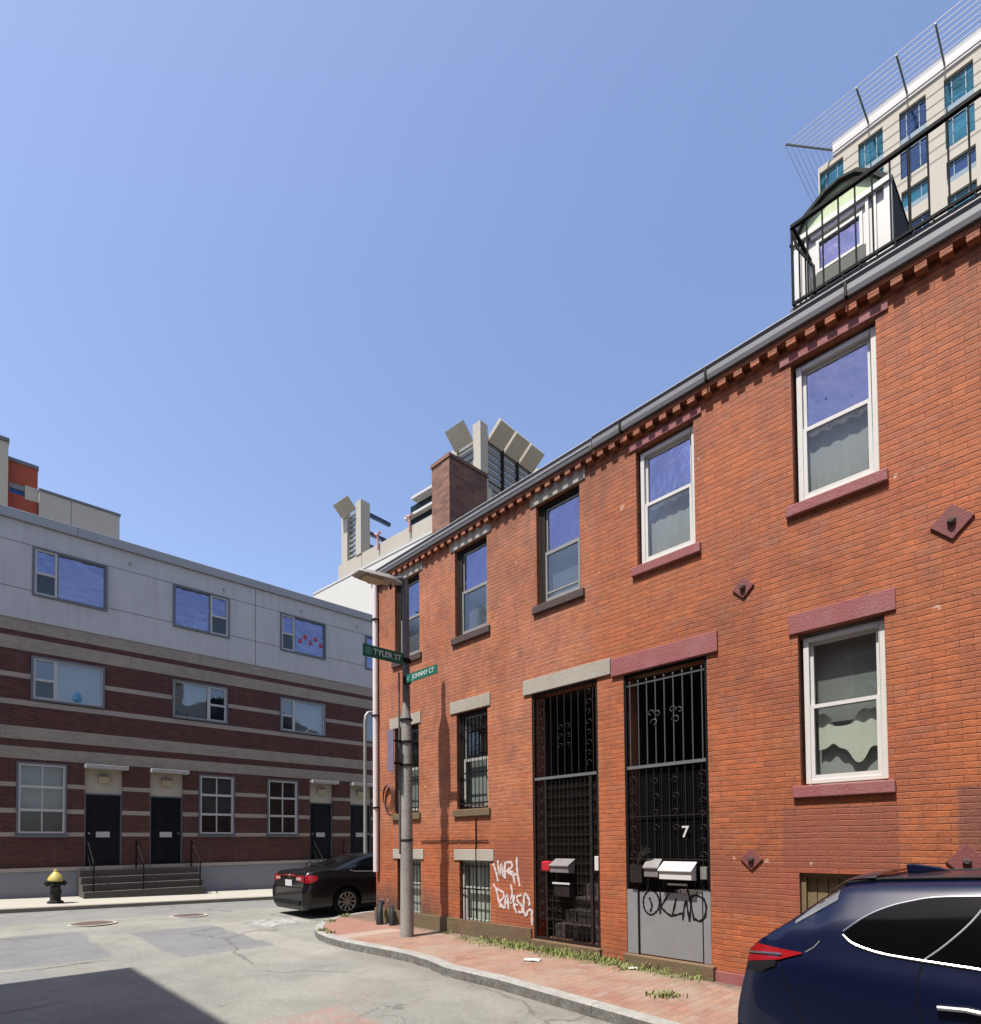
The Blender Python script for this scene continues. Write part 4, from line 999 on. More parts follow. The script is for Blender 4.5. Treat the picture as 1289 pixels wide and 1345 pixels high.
s2 = street_sign(5.84, 7.75, 4.345, .84, .145, 'y', 'JOHNNY CT', 'bright green street sign reading JOHNNY CT, in the sun', 'sign_green', .98)
MB().box(5.83, 5.93, 8.14, 8.24, 4.28, 4.40).build('clamp', 'iron', s2)
bd = MB().box(5.66, 5.676, py_ - .04, py_ + .14, 2.80, 3.50).build('notice_board', 'purple_board', bevel=.003); tag(bd, 'narrow violet-grey board strapped to the lamp pole', 'notice')
for zb in (3.3, 2.92): MB().box(5.677, 5.85, py_ - .02, py_ + .02, zb, zb + .03).build('bracket', 'iron', bd)
m = MB()
for k in range(5):
    r = .25 - k * .014; m.tube([(XA - .03 - .012 * k, 10.02 + (r * .8) * math.cos(a / 24 * 6.2832), 2.49 + .01 * k + r * 1.12 * math.sin(a / 24 * 6.2832)) for a in range(25)], .0075, 5, False)
tag(m.build('cable_coil', 'cable'), 'coil of reddish-brown cable hung on the brick wall by the downspout', 'cable')
# second, slimmer pole far down the cross street
p2 = empty('street_pole', (10.98, 17.8, .0), 'slim pale pole with curved top in front of the apartment building', 'pole')
MB().tube([(10.98, 17.8, -.2), (10.98, 17.8, 5.75), (11.02, 17.8, 6.0), (11.12, 17.8, 6.12), (11.3, 17.8, 6.15)], [.07, .055, .06, .06, .06], 12).build('shaft', 'plasticpole', p2, smooth=True)
MB().lathe((10.98, 17.8, -.1), (0, 0, 1), [(.14, 0), (.14, .06), (.1, .1)], 12).build('foot', 'plasticpole', p2)

# ------------------------------------------------------------------ hydrant
hx, hy = 2.36, 18.2; hz = road_z(hx, 17.5) + .118
hyd = empty('fire_hydrant', (hx, hy, hz), 'black fire hydrant with a pointed yellow cap on the far sidewalk', 'fire hydrant')
MB().lathe((hx, hy, hz), (0, 0, 1), [(.17, 0), (.17, .05), (.115, .07), (.105, .42), (.15, .44), (.15, .475), (.115, .49), (.115, .54)], 20).build('barrel', 'hyd_black', hyd, smooth=True)
MB().lathe((hx, hy, hz + .54), (0, 0, 1), [(.15, 0), (.17, .03), (.165, .07), (.12, .15), (.065, .22), (.045, .24), (.04, .29), (.02, .30)], 20).build('cap', 'hyd_yellow', hyd, smooth=True)
for (ax, nm) in (((1, 0, 0), 1), ((-1, 0, 0), 1)): MB().lathe((hx, hy, hz + .50), ax, [(.07, .08), (.07, .17), (.085, .17), (.085, .20), (.03, .21), (.03, .24)], 12).build('outlet', 'hyd_black', hyd, smooth=True)
MB().lathe((hx, hy, hz + .30), (0, -1, 0), [(.09, .06), (.09, .15), (.105, .15), (.105, .19), (.035, .20), (.035, .235)], 14).build('outlet', 'hyd_black', hyd, smooth=True)

# ------------------------------------------------------------------ apartment building (building B)
YB = 20.0
bB = empty('apartment_building', (4.5, YB, 0), 'three-storey apartment building, pale panels over banded red brick, along the cross street', 'building')
PER = 6.95; units = [-2, -1, 0, 1, 2, 3]
holesU, holesB, items = [], [], []
for q in units:
    o = q * PER; flip = (q % 2 == 1)
    c = 4.57 + o - (.12 if flip else 0)
    def mx(a, b):
        return (2 * c - b - o, 2 * c - a - o) if flip else (a + o, b + o)
    W = [('pair', 2.0, 3.74, 8.365, 9.71, 'L'), ('pair', 5.475, 7.19, 8.365, 9.71, 'R'), ('pair2', 2.0, 3.70, 5.52, 6.73, 'L'), ('pair2', 5.475, 7.15, 5.52, 6.73, 'R'),
         ('low', 1.72, 2.83, 1.88, 3.84, ''), ('low', 6.26, 7.38, 1.88, 3.82, ''), ('door', 3.235, 4.17, 1.0, 3.82, 'L'), ('door', 4.885, 5.81, 1.0, 3.82, 'R')]
    for (k, a, b, z0, z1, s) in W:
        if k.startswith('pair'): A_, B_ = a + o, b + o       # the upper windows do not mirror
        else: A_, B_ = mx(a, b)
        if q == 1 and k.startswith('pair'):
            A_, B_ = (8.92, 10.66) if s == 'L' else (12.34, 14.05)
        items.append((k, A_, B_, z0, z1, s, q))
        (holesU if k == 'pair' else holesB).append((A_, B_, z0, z1))
XB0, XB1 = -14.5, 27.5
fnB = lambda u, d, z: (u, YB + d, z)
MB().wall(fnB, XB0, XB1, .92, 7.66, holesB, .3).build('brick_wall', 'banded', bB)
MB().wall(lambda u, d, z: (u, YB - .02 + d, z), XB0, XB1, 7.662, 10.29, holesU, .3).build('panel_wall', 'stucco', bB)
MB().box(XB0, XB1, YB - .06, YB + .5, -.9, .90).build('base_wall', 'base_paint', bB)
MB().box(XB0, XB1, YB - .085, YB + .3, .902, 1.0).build('base_trim', 'trim_stone', bB) if False else None
tr = MB()
dd = sorted([(i[1], i[2]) for i in items if i[0] == 'door']); xa = XB0
for (a, b) in dd + [(XB1 + .003, 0)]:
    if a - .003 > xa: MB().box(xa, a - .003, YB - .085, YB - .003, .902, 1.0).build('base_trim', 'trim_stone', bB)
    xa = b + .003
MB().box(XB0, XB1, YB + .31, YB + 10, -.5, 10.2).build('core', 'stucco', bB)
m = MB(); m.box(XB0 - .05, XB1 + .05, YB - .10, YB + .5, 10.295, 10.56)
cpo = m.build('coping', 'coping', bB, bevel=.01)
m = MB(); xx = XB0 + 1.0
while xx < XB1: m.box(xx, xx + .012, YB - .104, YB - .1005, 10.297, 10.557); xx += 5.5
m.build('joint', 'grey_frame', cpo)
m = MB()
for xx in (.9, 4.3, 7.0, 9.7, 12.0): m.lathe((xx, YB - .02, 9.95), (0, -1, 0), [(.035, 0), (.03, .06)], 8)
m.build('vent', 'coping', bB)
def fr2(m, x0, x1, y0, y1, z0, z1, w):
    m.box(x0, x0 + w, y0, y1, z0, z1); m.box(x1 - w, x1, y0, y1, z0, z1); m.box(x0 + w, x1 - w, y0, y1, z0, z0 + w); m.box(x0 + w, x1 - w, y0, y1, z1 - w, z1); return m
R = random.Random(11)
for idx, (k, a, b, z0, z1, s, q) in enumerate(items):
    if k.startswith('pair'):
        yo = YB - (.02 if k == 'pair' else 0)
        if q == 1: mull = a + .52 if s == 'L' else b - .52
        else: mull = (a + .55) if s == 'L' else (b - .60)
        w = fr2(MB(), a + .003, b - .003, yo - .035, yo + .12, z0 + .003, z1 - .003, .05).build('window', 'grey_frame', bB)
        l0, l1 = (a + .05, mull) if s == 'L' else (mull, b - .05)
        zm = (z0 + z1) / 2 - .03
        m = MB(); fr2(m, l0, l1, yo - .015, yo + .06, z0 + .05, z1 - .05, .05); m.box(l0 + .05, l1 - .05, yo - .012, yo + .06, zm - .03, zm + .03)
        m.build('sash', 'pale_frame', w)
        g0, g1 = (mull, b - .05) if s == 'L' else (a + .05, mull)
        m = MB(); fr2(m, g0 + .001, g1 - .001, yo - .01, yo + .06, z0 + .052, z1 - .052, .03); m.build('fixed_light', 'grey_frame' if k == 'pair' else 'pale_frame', w)
        MB().box(g0 + .03, g1 - .03, yo + .03, yo + .034, z0 + .08, z1 - .08).build('pane', 'pane_sky' if k == 'pair' else 'pane', w)
        MB().box(l0 + .04, l1 - .04, yo + .03, yo + .034, zm + .03, z1 - .09).build('pane', 'pane_sky' if k == 'pair' else 'pane', w)
        MB().box(l0 + .04, l1 - .04, yo + .02, yo + .024, z0 + .09, zm - .03).build('pane', 'pane_soft', w)
        MB().box(g0 + .02, g1 - .02, yo + .15, yo + .16, z0, z1).build('blind', ['blind_mid', 'blind', 'blind_mid'][idx % 3] if k == 'pair' else 'blind', w)
        MB().box(l0, l1, yo + .17, yo + .18, z0, z1).build('blind', 'unlit_room', w)  # dark plate standing for the unlit room behind the sash
        if k == 'pair2' and q in (0,):
            m = MB()
            if s == 'L': m.lathe((a + 1.05, yo + .10, z0 + .10), (0, 0, 1), [(.10, 0), (.13, .08), (.10, .22), (.05, .30)], 10); mt = 'blue_thing'
            else:
                for t in range(6): m.lathe((a + .25 + t * .13, yo + .10, z0 + .06), (0, 0, 1), [(.03, 0), (.035, .08 + .04 * (t % 3)), (.01, .16)], 8)
                mt = 'pale_frame'
            m.build('ornament', mt, w)
        if k == 'pair' and q == 0 and s == 'R': MB().box(a + .62, a + 1.05, yo + .10, yo + .11, z0 + .06, z0 + .42).build('paper_sheet', 'white', w)
        if k == 'pair' and q == 1 and s == 'L':
            m = MB()
            for t in range(5): m.lathe((a + .75 + t * .2, yo + .11, z0 + .35 + .18 * (t % 2)), (0, 0, 1), [(.03, 0), (.12, .12), (.09, .25), (.02, .4)], 8)
            m.build('ornament', 'pinkish', w)
    elif k == 'low':
        w = fr2(MB(), a + .003, b - .003, YB - .03, YB + .12, z0 + .003, z1 - .003, .045).build('window', 'grey_frame', bB)
        m = MB(); fr2(m, a + .045, b - .045, YB - .015, YB + .05, z0 + .045, z1 - .045, .05)
        h = (z1 - z0)
        for t in (.345, .665): m.box(a + .095, b - .095, YB - .014, YB + .05, z0 + h * t - .035, z0 + h * t + .035)
        m.build('sash', 'pale_frame', w)
        m = MB(); xc = (a + b) / 2
        for (za, zb) in ((z0 + .09, z0 + h * .345 - .036), (z0 + h * .345 + .036, z0 + h * .665 - .036), (z0 + h * .665 + .036, z1 - .09)): m.box(xc - .014, xc + .014, YB + .005, YB + .045, za, zb)
        m.build('glazing_bar', 'pale_frame', w)
        MB().box(a + .09, b - .09, YB + .05, YB + .054, z0 + .09, z1 - .09).build('pane', 'pane' if idx % 2 else 'pane_soft', w)
        MB().box(a, b, YB + .14, YB + .15, z0 + h * .35, z1).build('blind', ['blind', 'blind_mid', 'curtain', 'unlit_room'][(idx + 2 * q) % 4], w)
        MB().box(a, b, YB + .155, YB + .165, z0, z0 + h * .35).build('blind', 'unlit_room', w)  # lower part: dark plate painted as room darkness
        MB().box(a - .02, b + .02, YB - .055, YB - .002, z0 - .06, z0 - .001).build('sill', 'grey_frame', w)
    else:
        d = MB().box(a + .045, b - .045, YB + .10, YB + .14, z0, 3.03)
        for (u0, u1) in ((a + .15, (a + b) / 2 - .04), ((a + b) / 2 + .04, b - .15)):
            for (v0, v1) in ((1.15, 1.72), (2.1, 2.9)): d.box(u0, u1, YB + .088, YB + .10, v0, v1)
        d = d.build('door', 'door_black', bB)
        fr2(MB(), a + .003, b - .003, YB + .06, YB + .16, z0 - .03, 3.075, .04).build('door_frame', 'grey_frame', d)
        xc = (a + b) / 2
        MB().box(xc - .17, xc + .17, YB + .084, YB + .099, 1.82, 1.98).build('mail_slot', 'pale_frame', d)
        kx = a + .12 if (s == 'L') != (q % 2 == 1) else b - .12
        MB().lathe((kx, YB + .10, 1.93), (0, -1, 0), [(.03, 0), (.03, .03), (.045, .05), (.03, .075)], 10).build('knob', 'chrome', d)
        tp = MB().box(a + .003, b - .003, YB + .07, YB + .13, 3.077, 3.817).build('transom_panel', 'transom', bB)
        ln = MB().box(xc - .13, xc + .13, YB - .02, YB + .069, 3.38, 3.56).build('lamp', 'lamp_glass', tp)
        for t in range(4): pass
        MB().box(xc - .15, xc + .15, YB - .03, YB + .069, 3.565, 3.60).build('lamp_cover', 'grey_frame', tp)
        MB().box(a - .02, b + .10, YB - .28, YB - .001, 3.765, 3.875).build('canopy', 'canopy', bB, bevel=.008)
        MB().box(a, b, YB - .16, YB + .1, .90, .995).build('door_sill', 'trim_stone', bB)
# stairs and handrails (one flight per pair of doors)
for q in units:
    ds = sorted([(i[1], i[2]) for i in items if i[0] == 'door' and i[6] == q]); a, b = ds[0][0] - .15, ds[1][1] + .35
    gz = road_z((a + b) / 2, 17.5) + .15; n = 4; hgt = .90 - gz
    m = MB()
    for k in range(n): m.box(a, b, YB - .06 - .24 * (n - k), YB - .061, gz - .2 if k == 0 else gz + hgt * k / n, gz + hgt * (k + 1) / n - (.003 if k == n - 1 else 0))
    st = m.build('steps', 'step_stone', bB)
    for xx in (a + .22, (a + b) / 2 - .12, b - .14):
        m = MB()
        yb, yt = YB - .95, YB - .12
        m.tube([(xx, yb, gz), (xx, yb, gz + .95), (xx, yt, 1.72), (xx, yt, .9)], .02, 6)
        m.tube([(xx, yb, gz + .55), (xx, yt, 1.35)], .012, 6)
        m.build('handrail', 'iron', bB)

# ------------------------------------------------------------------ shadow-casting building across the narrow street (outside the frame)
hE = 5.33 * SUN_TAN - .13
bE = empty('brick_rowhouse', (-3.2, 2, 0), 'plain brick row house whose shadow falls on the road', 'house')
hol = []
for y in (-5.5, -3.2, -.9, 1.4, 3.7, 6.0):
    hol += [(y, y + .9, 1.2, 2.9), (y, y + .9, 4.6, 6.2), (y, y + .9, 8.0, 9.6)]
MB().wall(lambda u, d, z: (-3.2 - d, u, z), -12, 9.72, -.6, hE, hol, .3).build('wall', 'opp_brick', bE)
MB().box(-12, -3.501, -12, 9.72, -.6, hE - .05).build('core', 'opp_brick', bE)
for (a, b, z0, z1) in hol:
    w = frame_rect(MB(), -3.33, -3.27, a, b, z0, z1, .06).box(-3.33, -3.27, a + .06, b - .06, (z0 + z1) / 2 - .03, (z0 + z1) / 2 + .03).build('window', 'white', bE)
    MB().box(-3.36, -3.34, a + .01, b - .01, z0 + .01, z1 - .01).build('pane', 'car_glass', w)

# ------------------------------------------------------------------ distant buildings
# tower (facade plane X = 70)
XT = 70
tw = empty('office_tower', (XT + 12, 5, 0), 'tall beige office tower with blue windows and a rod sunshade at its roof', 'tower')
cols = [(18.05, 20.35)] + [(14.45 - 3.62 * k, 16.65 - 3.62 * k) for k in range(9)]
rowsT = [(67.45, 74.35, 'tall')] + [(63.95 - 3.35 * k, 66.15 - 3.35 * k, 'n') for k in range(19)]
ht = []
for ci, (a, b) in enumerate(cols):
    for (z0, z1, k) in rowsT: ht.append((a, b, z0 + (.9 if (k == 'tall' and ci == 1) else 0), z1 + (0 if ci else -.0)))
MB().wall(lambda u, d, z: (XT + d, u, z), -25, 20.5, -2, 75.0, ht, .5).build('wall', 'tower_conc', tw)
MB().box(XT + .55, XT + 24, -25, 20.45, -2, 74.9).build('core', 'tower_conc', tw)
m = MB()
m.box(XT - .1, XT + 1, -25, 19.0, 75.01, 75.25); m.box(XT + .15, XT + 1, -25, 19.0, 75.251, 75.45); m.box(XT - .1, XT + 1, -25, 19.0, 75.451, 76.5)
m.build('parapet', 'tower_white', tw)
MB().box(XT - .12, XT + 1.1, -25.05, 19.05, 76.51, 76.62).build('parapet_cap', 'grey_frame', tw)
Rt = random.Random(5)
for ci, (a, b) in enumerate(cols):
    if a < -16: continue
    for ri, (z0, z1, k) in enumerate(rowsT):
        if ri > 6: continue
        zz0 = z0 + (.9 if (k == 'tall' and ci == 1) else 0)
        gm = 'glass_teal' if (ci + ri) % 2 == 1 or ci == 0 else 'glass_blue'
        w = MB(); w.box(XT + .30, XT + .32, a, b, zz0, z1); w = w.build('window', gm, tw)
        m = MB()
        for t in (.27, .75): m.box(XT + .22, XT + .299, a + (b - a) * t - .04, a + (b - a) * t + .04, zz0, z1)
        m.box(XT + .23, XT + .299, a, b, z1 - .35, z1 - .25)
        m.build('mullion', 'spandrel', w)
        if k == 'tall': MB().box(XT + .20, XT + .298, a, b, 70.3, 71.65).build('spandrel_panel', 'spandrel', w); 
        else: MB().box(XT + .20, XT + .298, a, b, zz0, zz0 + .7).build('spandrel_panel', 'spandrel', w)
# rod sunshade around the roof corner
m = MB(); zt = 75.9
for k in range(8):
    xo = XT - .5 - k * .53; yo = 19.0 + .45 + k * .42
    m.tube([(xo, -25, zt), (xo, yo, zt), (XT + 14, yo, zt)], .036, 4)
sun_sh = m.build('rod_sunshade', 'rod', tw)
for y in (15.65, 11.4 + .9, 9.3, 5.6, 2.0, -1.7, -5.3, -9): MB().box(XT - 4.3, XT + .2, y - .07, y + .07, zt - .25, zt - .08).build('support_arm', 'grey_frame', sun_sh)
MB().tube([(XT, 19, zt - .1), (XT - 4.3, 22.3, zt - .1)], .1, 5).build('support_arm', 'grey_frame', sun_sh)

# building C: white wall, concrete parapet, trellis towers; slightly turned
DC = Vector((-.0787, .9969, 0)); NC = Vector((.9969, .0787, 0)); PC = Vector((32.843, 50.213, 0)); ZU = Vector((0, 0, 1))
bC = empty('hospital_block', tuple(PC + NC * 10), 'large pale building with white sunlit side and concrete roof parapet, behind the brick corner', 'building')
def cb(m, u0, u1, n0, n1, z0, z1): return m.obox(PC, DC, NC, ZU, u0, u1, n0, n1, z0, z1)
cb(MB(), -14.2, 12.4, 0, 30, -2, 30.0).build('wall', 'white_wall', bC)
cb(MB(), -14.22, 12.42, -.06, 1, 30.01, 30.22).build('roof_edge', 'tower_white', bC)
m = MB(); 
for (u0, u1) in ((3.3, 7.6), (-4.4, 3.24), (-12, -4.46), (-14.2, -12.06)): cb(m, u0, u1, .1, 1.0, 30.23, 31.85)
m.build('parapet', 'conc', bC)
def fin(m, pts_face, out, rise, th=.25):
    """sloping slab: lower edge on face, upper edge outwards"""
    a, b = Vector(pts_face[0]), Vector(pts_face[1]); c, d = b + out + ZU * rise, a + out + ZU * rise
    n = (b - a).cross(d - a).normalized() * th
    return m.prism([a, b, c, d], n)
def CP(u, n, z): return PC + DC * u + NC * n + ZU * z
# slim trellis tower
t1 = empty('trellis_tower', tuple(CP(5, 1, 31)), 'slim concrete trellis tower with one tilted slab on the far roof', 'roof tower')
cb(MB(), 5.9, 7.0, .12, .9, 31.86, 37.2).build('post', 'conc', t1)
cb(MB(), 3.3, 4.2, .0, 1.17, 31.86, 37.6).build('post', 'conc', t1)
m = MB()
for k in range(9): cb(m, 4.2, 5.9, .35, .6, 32.3 + k * .55, 32.3 + k * .55 + .22)
m.build('slat', 'louvre', t1)
m = MB(); fin(m, [CP(6.7, .1, 36.9), CP(4.2, .1, 36.9)], -NC * 1.1, 1.0, .22); m.build('slab', 'conc', t1)
m = MB()
for (k, l) in ((36.3, 4.0), (34.3, 3.8), (32.9, 3.3)): cb(m, 3.35, 3.7, 1.2, l, k, k + .35)
cb(m, 3.3, 3.75, 3.1, 3.4, 31.9, 34.5); m.build('beam', 'glass_blue', t1)
# wide trellis tower
t2 = empty('trellis_tower', tuple(CP(-13, 4, 31)), 'wide concrete trellis tower with a fan of tilted slabs behind the chimney', 'roof tower')
cb(MB(), -10.9, -9.9, .1, .95, 31.86, 36.6).build('post', 'conc', t2)
cb(MB(), -13.8, -12.9, 0, .95, 31.0, 37.65).build('post', 'conc', t2)
cb(MB(), -13.9, -13.1, 8.0, 8.9, 31.0, 37.2).build('post', 'conc', t2)
m = MB()
for k in range(9): cb(m, -12.9, -10.9, .3, .55, 31.4 + k * .6, 31.4 + k * .6 + .42)
for k in range(9):
    for (n0, n1) in ((.96, 2.9), (3.15, 5.0), (5.25, 7.0), (7.2, 8.0)): cb(m, -13.6, -13.45, n0, n1, 31.2 + k * .62, 31.2 + k * .62 + .44)
m.build('louvre_slat', 'louvre', t2)
m = MB()
for n0 in (2.92, 5.02, 7.02): cb(m, -13.78, -13.4, n0, n0 + .2, 31, 36.7)
m.build('upright', 'rust_iron', t2)
m = MB(); fin(m, [CP(-10.8, .1, 36.3), CP(-12.9, .1, 36.3)], -NC * 1.25, 1.2, .25); m.build('slab', 'conc', t2)
for (n0, n1) in ((1.0, 2.9), (3.15, 5.0), (5.25, 7.2)):
    m = MB(); fin(m, [CP(-13.8, n0, 36.3), CP(-13.8, n1, 36.3)], -DC * 1.5, 1.15, -.35); m.build('slab', 'conc', t2)
# glazed penthouse
ph = empty('roof_penthouse', tuple(CP(-7, 2, 31)), 'dark glazed rooftop pavilion with white flat eaves behind the chimney', 'pavilion')
cb(MB(), -12, -3.6, .9, 6, 31.0, 34.4).build('glazing', 'dark_glass', ph)
m = MB(); cb(m, -12, -3.2, .4, 6, 33.1, 33.35); cb(m, -12, -4.4, .3, 6, 34.6, 34.85); cb(m, -12, -4.6, .9, 6, 34.41, 34.59); m.build('eave', 'tower_white', ph)
for (u, lab) in ((.3, 'pinkish flood-light stand on the far roof edge, nearer the slim trellis tower'), (-4.6, 'pinkish flood-light stand on the far roof edge, nearer the chimney')):
    fl = empty('roof_stand', tuple(CP(u, 0, 31)), lab, 'stand', 'stands on the far roof edge')
    MB().tube([CP(u, -.1, 31.2), CP(u, -.1, 32.4), CP(u - .15, -.1, 32.9)], .11, 6).build('post', 'dull_pink', fl)
    MB().tube([CP(u - .5, -.14, 32.75), CP(u, -.14, 32.6), CP(u + .45, -.14, 32.9)], .12, 6).build('crosspiece', 'dull_pink', fl)
# a far pair at the upper left
YU = 45
bU = empty('apartment_tower', (3.5, YU + 4, 0), 'stepped orange and cream apartment building far behind the pale roof', 'building')
MB().box(3.3, 4.72, YU, YU + 6, 22.75 + .001, 24.7).build('orange_wall', 'orange_wall', bU) if False else None
MB().wall(lambda u, d, z: (u, YU + d, z), 3.3, 4.72, -2, 24.65, [(3.36, 4.10, 22.75, 23.40)], .3).build('wall', 'orange_wall', bU)
MB().box(3.25, 4.76, YU - .05, YU + 6, 24.66, 24.88).build('coping', 'grey_frame', bU)
MB().box(4.10, 4.74, YU - .03, YU - .002, 22.6, 23.45).build('band', 'cream_wall', bU)
w = MB().box(3.36, 4.10, YU + .1, YU + .15, 22.75, 23.40).build('window', 'glass_blue', bU)
MB().box(3.36, 4.10, YU + .04, YU + .09, 23.08, 23.40).build('blind', 'louvre', w)
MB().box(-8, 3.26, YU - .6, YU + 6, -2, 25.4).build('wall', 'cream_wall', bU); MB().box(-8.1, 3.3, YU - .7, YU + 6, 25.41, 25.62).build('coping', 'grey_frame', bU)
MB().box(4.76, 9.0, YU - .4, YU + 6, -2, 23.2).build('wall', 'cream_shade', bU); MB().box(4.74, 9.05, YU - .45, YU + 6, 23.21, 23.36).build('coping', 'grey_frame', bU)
MB().box(6.35, 6.40, YU - .41, YU - .401, 15, 23.2).build('joint', 'louvre', bU)
MB().box(3.3, 4.74, YU + .31, YU + 6, -2, 24.6).build('core', 'orange_wall', bU)

# ------------------------------------------------------------------ cars
import numpy as np
def table(pts, smooth=.05, n=400):
    xs = np.array([p[0] for p in pts]); ys = np.array([p[1] for p in pts]); g = np.linspace(xs[0], xs[-1], n); v = np.interp(g, xs, ys)
    k = max(1, int(smooth / ((xs[-1] - xs[0]) / n))); ker = np.ones(2 * k + 1) / (2 * k + 1)
    vp = np.concatenate([np.full(k, v[0]), v, np.full(k, v[-1])]); v = np.convolve(vp, ker, 'valid')
    return lambda t: float(np.interp(t, g, v))
class Car:
    def __init__(s, L, W, H, belt, top, plan, bulge, fbulge, sill, tumble, frame):
        s.L, s.W, s.H, s.tumble, s.sill = L, W, H, tumble, sill
        s.top = table(top, .05); s.plan = table(plan, .05); s.bulge = table(bulge, .06); s.fb = table(fbulge, .05)
        s.belt = table(belt, .1); s.frame = frame
    def section(s, t):
        T = s.top(t); B = min(s.belt(t), T - .03); b = s.sill; W = s.W * s.plan(t)
        q = min(1, max(.12, (T - B) / .33)); tb = s.tumble * (T - B) / (s.H - s.belt(t) + 1e-6); wr = W * .975 - tb
        P = [(.86 * W, b), (.955 * W, b + .10), (.99 * W, b + .22), (W, b + (B - b) * .55), (1.003 * W, b + (B - b) * .88), (.965 * W, B),
             (.965 * W - tb * .35, B + (T - B) * .40), (wr + .0, T - .13 * q * (T - B) / .33 if T - B < .33 else T - .115), (wr - .06, T - .045 * q), (wr * .72, T - .012), (wr * .35, T - .003), (0, T)]
        return P
    def curve(s, t, n=44):
        P = [Vector(p) for p in s.section(t)]
        d = [0]
        for a, b in zip(P, P[1:]): d.append(d[-1] + (b - a).length)
        out = []
        for k in range(n):
            x = d[-1] * k / (n - 1); i = max(0, min(len(P) - 2, next((j for j in range(len(P) - 1) if d[j + 1] >= x - 1e-9), len(P) - 2)))
            u = (x - d[i]) / (d[i + 1] - d[i] + 1e-9); p0 = P[max(0, i - 1)]; p1 = P[i]; p2 = P[i + 1]; p3 = P[min(len(P) - 1, i + 2)]
            lin = p1.lerp(p2, u)
            cat = .5 * ((2 * p1) + (p2 - p0) * u + (2 * p0 - 5 * p1 + 4 * p2 - p3) * u * u + (3 * p1 - p0 - 3 * p2 + p3) * u ** 3)
            out.append(lin.lerp(cat, .6))
        return out
    def P(s, t, w, h):
        x = t + s.bulge(h) * math.exp(-max(t, 0) / .30) - s.fb(h) * math.exp(-max(s.L - t, 0) / .35)
        return s.frame(x, w, h)
    def width(s, t, h):
        c = s.curve(t, 60)
        for a, b in zip(c, c[1:]):
            if (a.y - h) * (b.y - h) <= 0 and abs(a.y - b.y) > 1e-6: return a.x + (b.x - a.x) * (h - a.y) / (b.y - a.y)
        return c[-1].x if h > c[-1].y else c[0].x
    def topz(s, t, w):
        c = s.curve(t, 60); best = c[-1].y
        for a, b in zip(c[::-1], c[-2::-1]):
            if (a.x - w) * (b.x - w) <= 0 and abs(a.x - b.x) > 1e-6: return a.y + (b.y - a.y) * (w - a.x) / (b.x - a.x)
        return best
    def body(s, parent, mat, wheels, wr, name='body'):
        ts = [0, .015, .04, .07, .1, .14, .18, .22]; 
        while ts[-1] < s.L - .25: ts.append(ts[-1] + .04)
        ts += [s.L - .2, s.L - .14, s.L - .09, s.L - .05, s.L - .02, s.L]
        n = 44; m = MB(); rows = []; th = []
        for t in ts:
            c = s.curve(t, n); r = [(p.x, p.y) for p in c] + [(-p.x, p.y) for p in c[-2::-1]]; rows.append([tuple(s.P(t, w, h)) for w, h in r]); th.append(r)
        i0 = 0; nn = len(rows[0])
        for r in rows: m.v += r
        for a in range(len(rows) - 1):
            for b in range(nn - 1):
                tc = (ts[a] + ts[a + 1]) / 2; hc = (th[a][b][1] + th[a][b + 1][1]) / 2; wc = abs(th[a][b][0])
                if wc > s.W * .75 and any((tc - wx) ** 2 + (hc - wh) ** 2 < (wr + .045) ** 2 for wx, wh in wheels): continue
                m.f.append((a * nn + b, a * nn + b + 1, (a + 1) * nn + b + 1, (a + 1) * nn + b))
        m.f.append(tuple(range(nn))); m.f.append(tuple(range((len(rows) - 1) * nn, len(rows) * nn))[::-1])
        o = m.build(name, mat, parent, smooth=True); o.data.set_sharp_from_angle(angle=rad(55)); return o
    def panel(s, pts_lo, pts_hi, side, off=.006, n=26, r=7):
        """side panel between a lower and an upper line (s,h)"""
        lo = lambda t: float(np.interp(t, [p[0] for p in pts_lo], [p[1] for p in pts_lo])); hi = lambda t: float(np.interp(t, [p[0] for p in pts_hi], [p[1] for p in pts_hi]))
        t0, t1 = pts_lo[0][0], pts_lo[-1][0]; rows = []
        for k in range(n + 1):
            t = t0 + (t1 - t0) * k / n; a, b = lo(t), hi(t); rows.append([tuple(s.P(t, side * (s.width(t, a + (b - a) * j / r) + off), a + (b - a) * j / r)) for j in range(r + 1)])
        return MB().grid(rows)
    def line(s, pts, side, rr=.008, off=.004, n=6):
        path = []
        for a, b in zip(pts, pts[1:]):
            for k in range(n): t = a[0] + (b[0] - a[0]) * k / n; h = a[1] + (b[1] - a[1]) * k / n; path.append(s.P(t, side * (s.width(t, h) + off), h))
        t, h = pts[-1]; path.append(s.P(t, side * (s.width(t, h) + off), h)); return MB().tube(path, rr, 6)
    def deck(s, t0, t1, w0, w1, off=.006, n=14, r=12, crown=0):
        rows = []
        for k in range(n + 1):
            t = t0 + (t1 - t0) * k / n; w = w0 + (w1 - w0) * k / n
            rows.append([tuple(s.P(t, -w + 2 * w * j / r, s.topz(t, abs(-w + 2 * w * j / r)) + off)) for j in range(r + 1)])
        return MB().grid(rows)
    def wheel(s, parent, wx, wh, side, r, rw=.22, spokes=10, rr=.68):
        w = side * (s.W - .03)
        O = Vector(s.frame(wx, w, wh)); ax = (Vector(s.frame(wx, w + side, wh)) - O).normalized(); UX = (Vector(s.frame(wx + 1, w, wh)) - O).normalized(); UZ_ = Vector((0, 0, 1))
        wl = MB().lathe(O - ax * rw, ax, [(r * .6, 0), (r * .93, 0), (r, .03), (r, rw - .03), (r * .95, rw), (r * rr, rw + .003), (r * rr, rw - .06), (.05, rw - .07)], 36).build('wheel', 'tyre', parent, smooth=True)
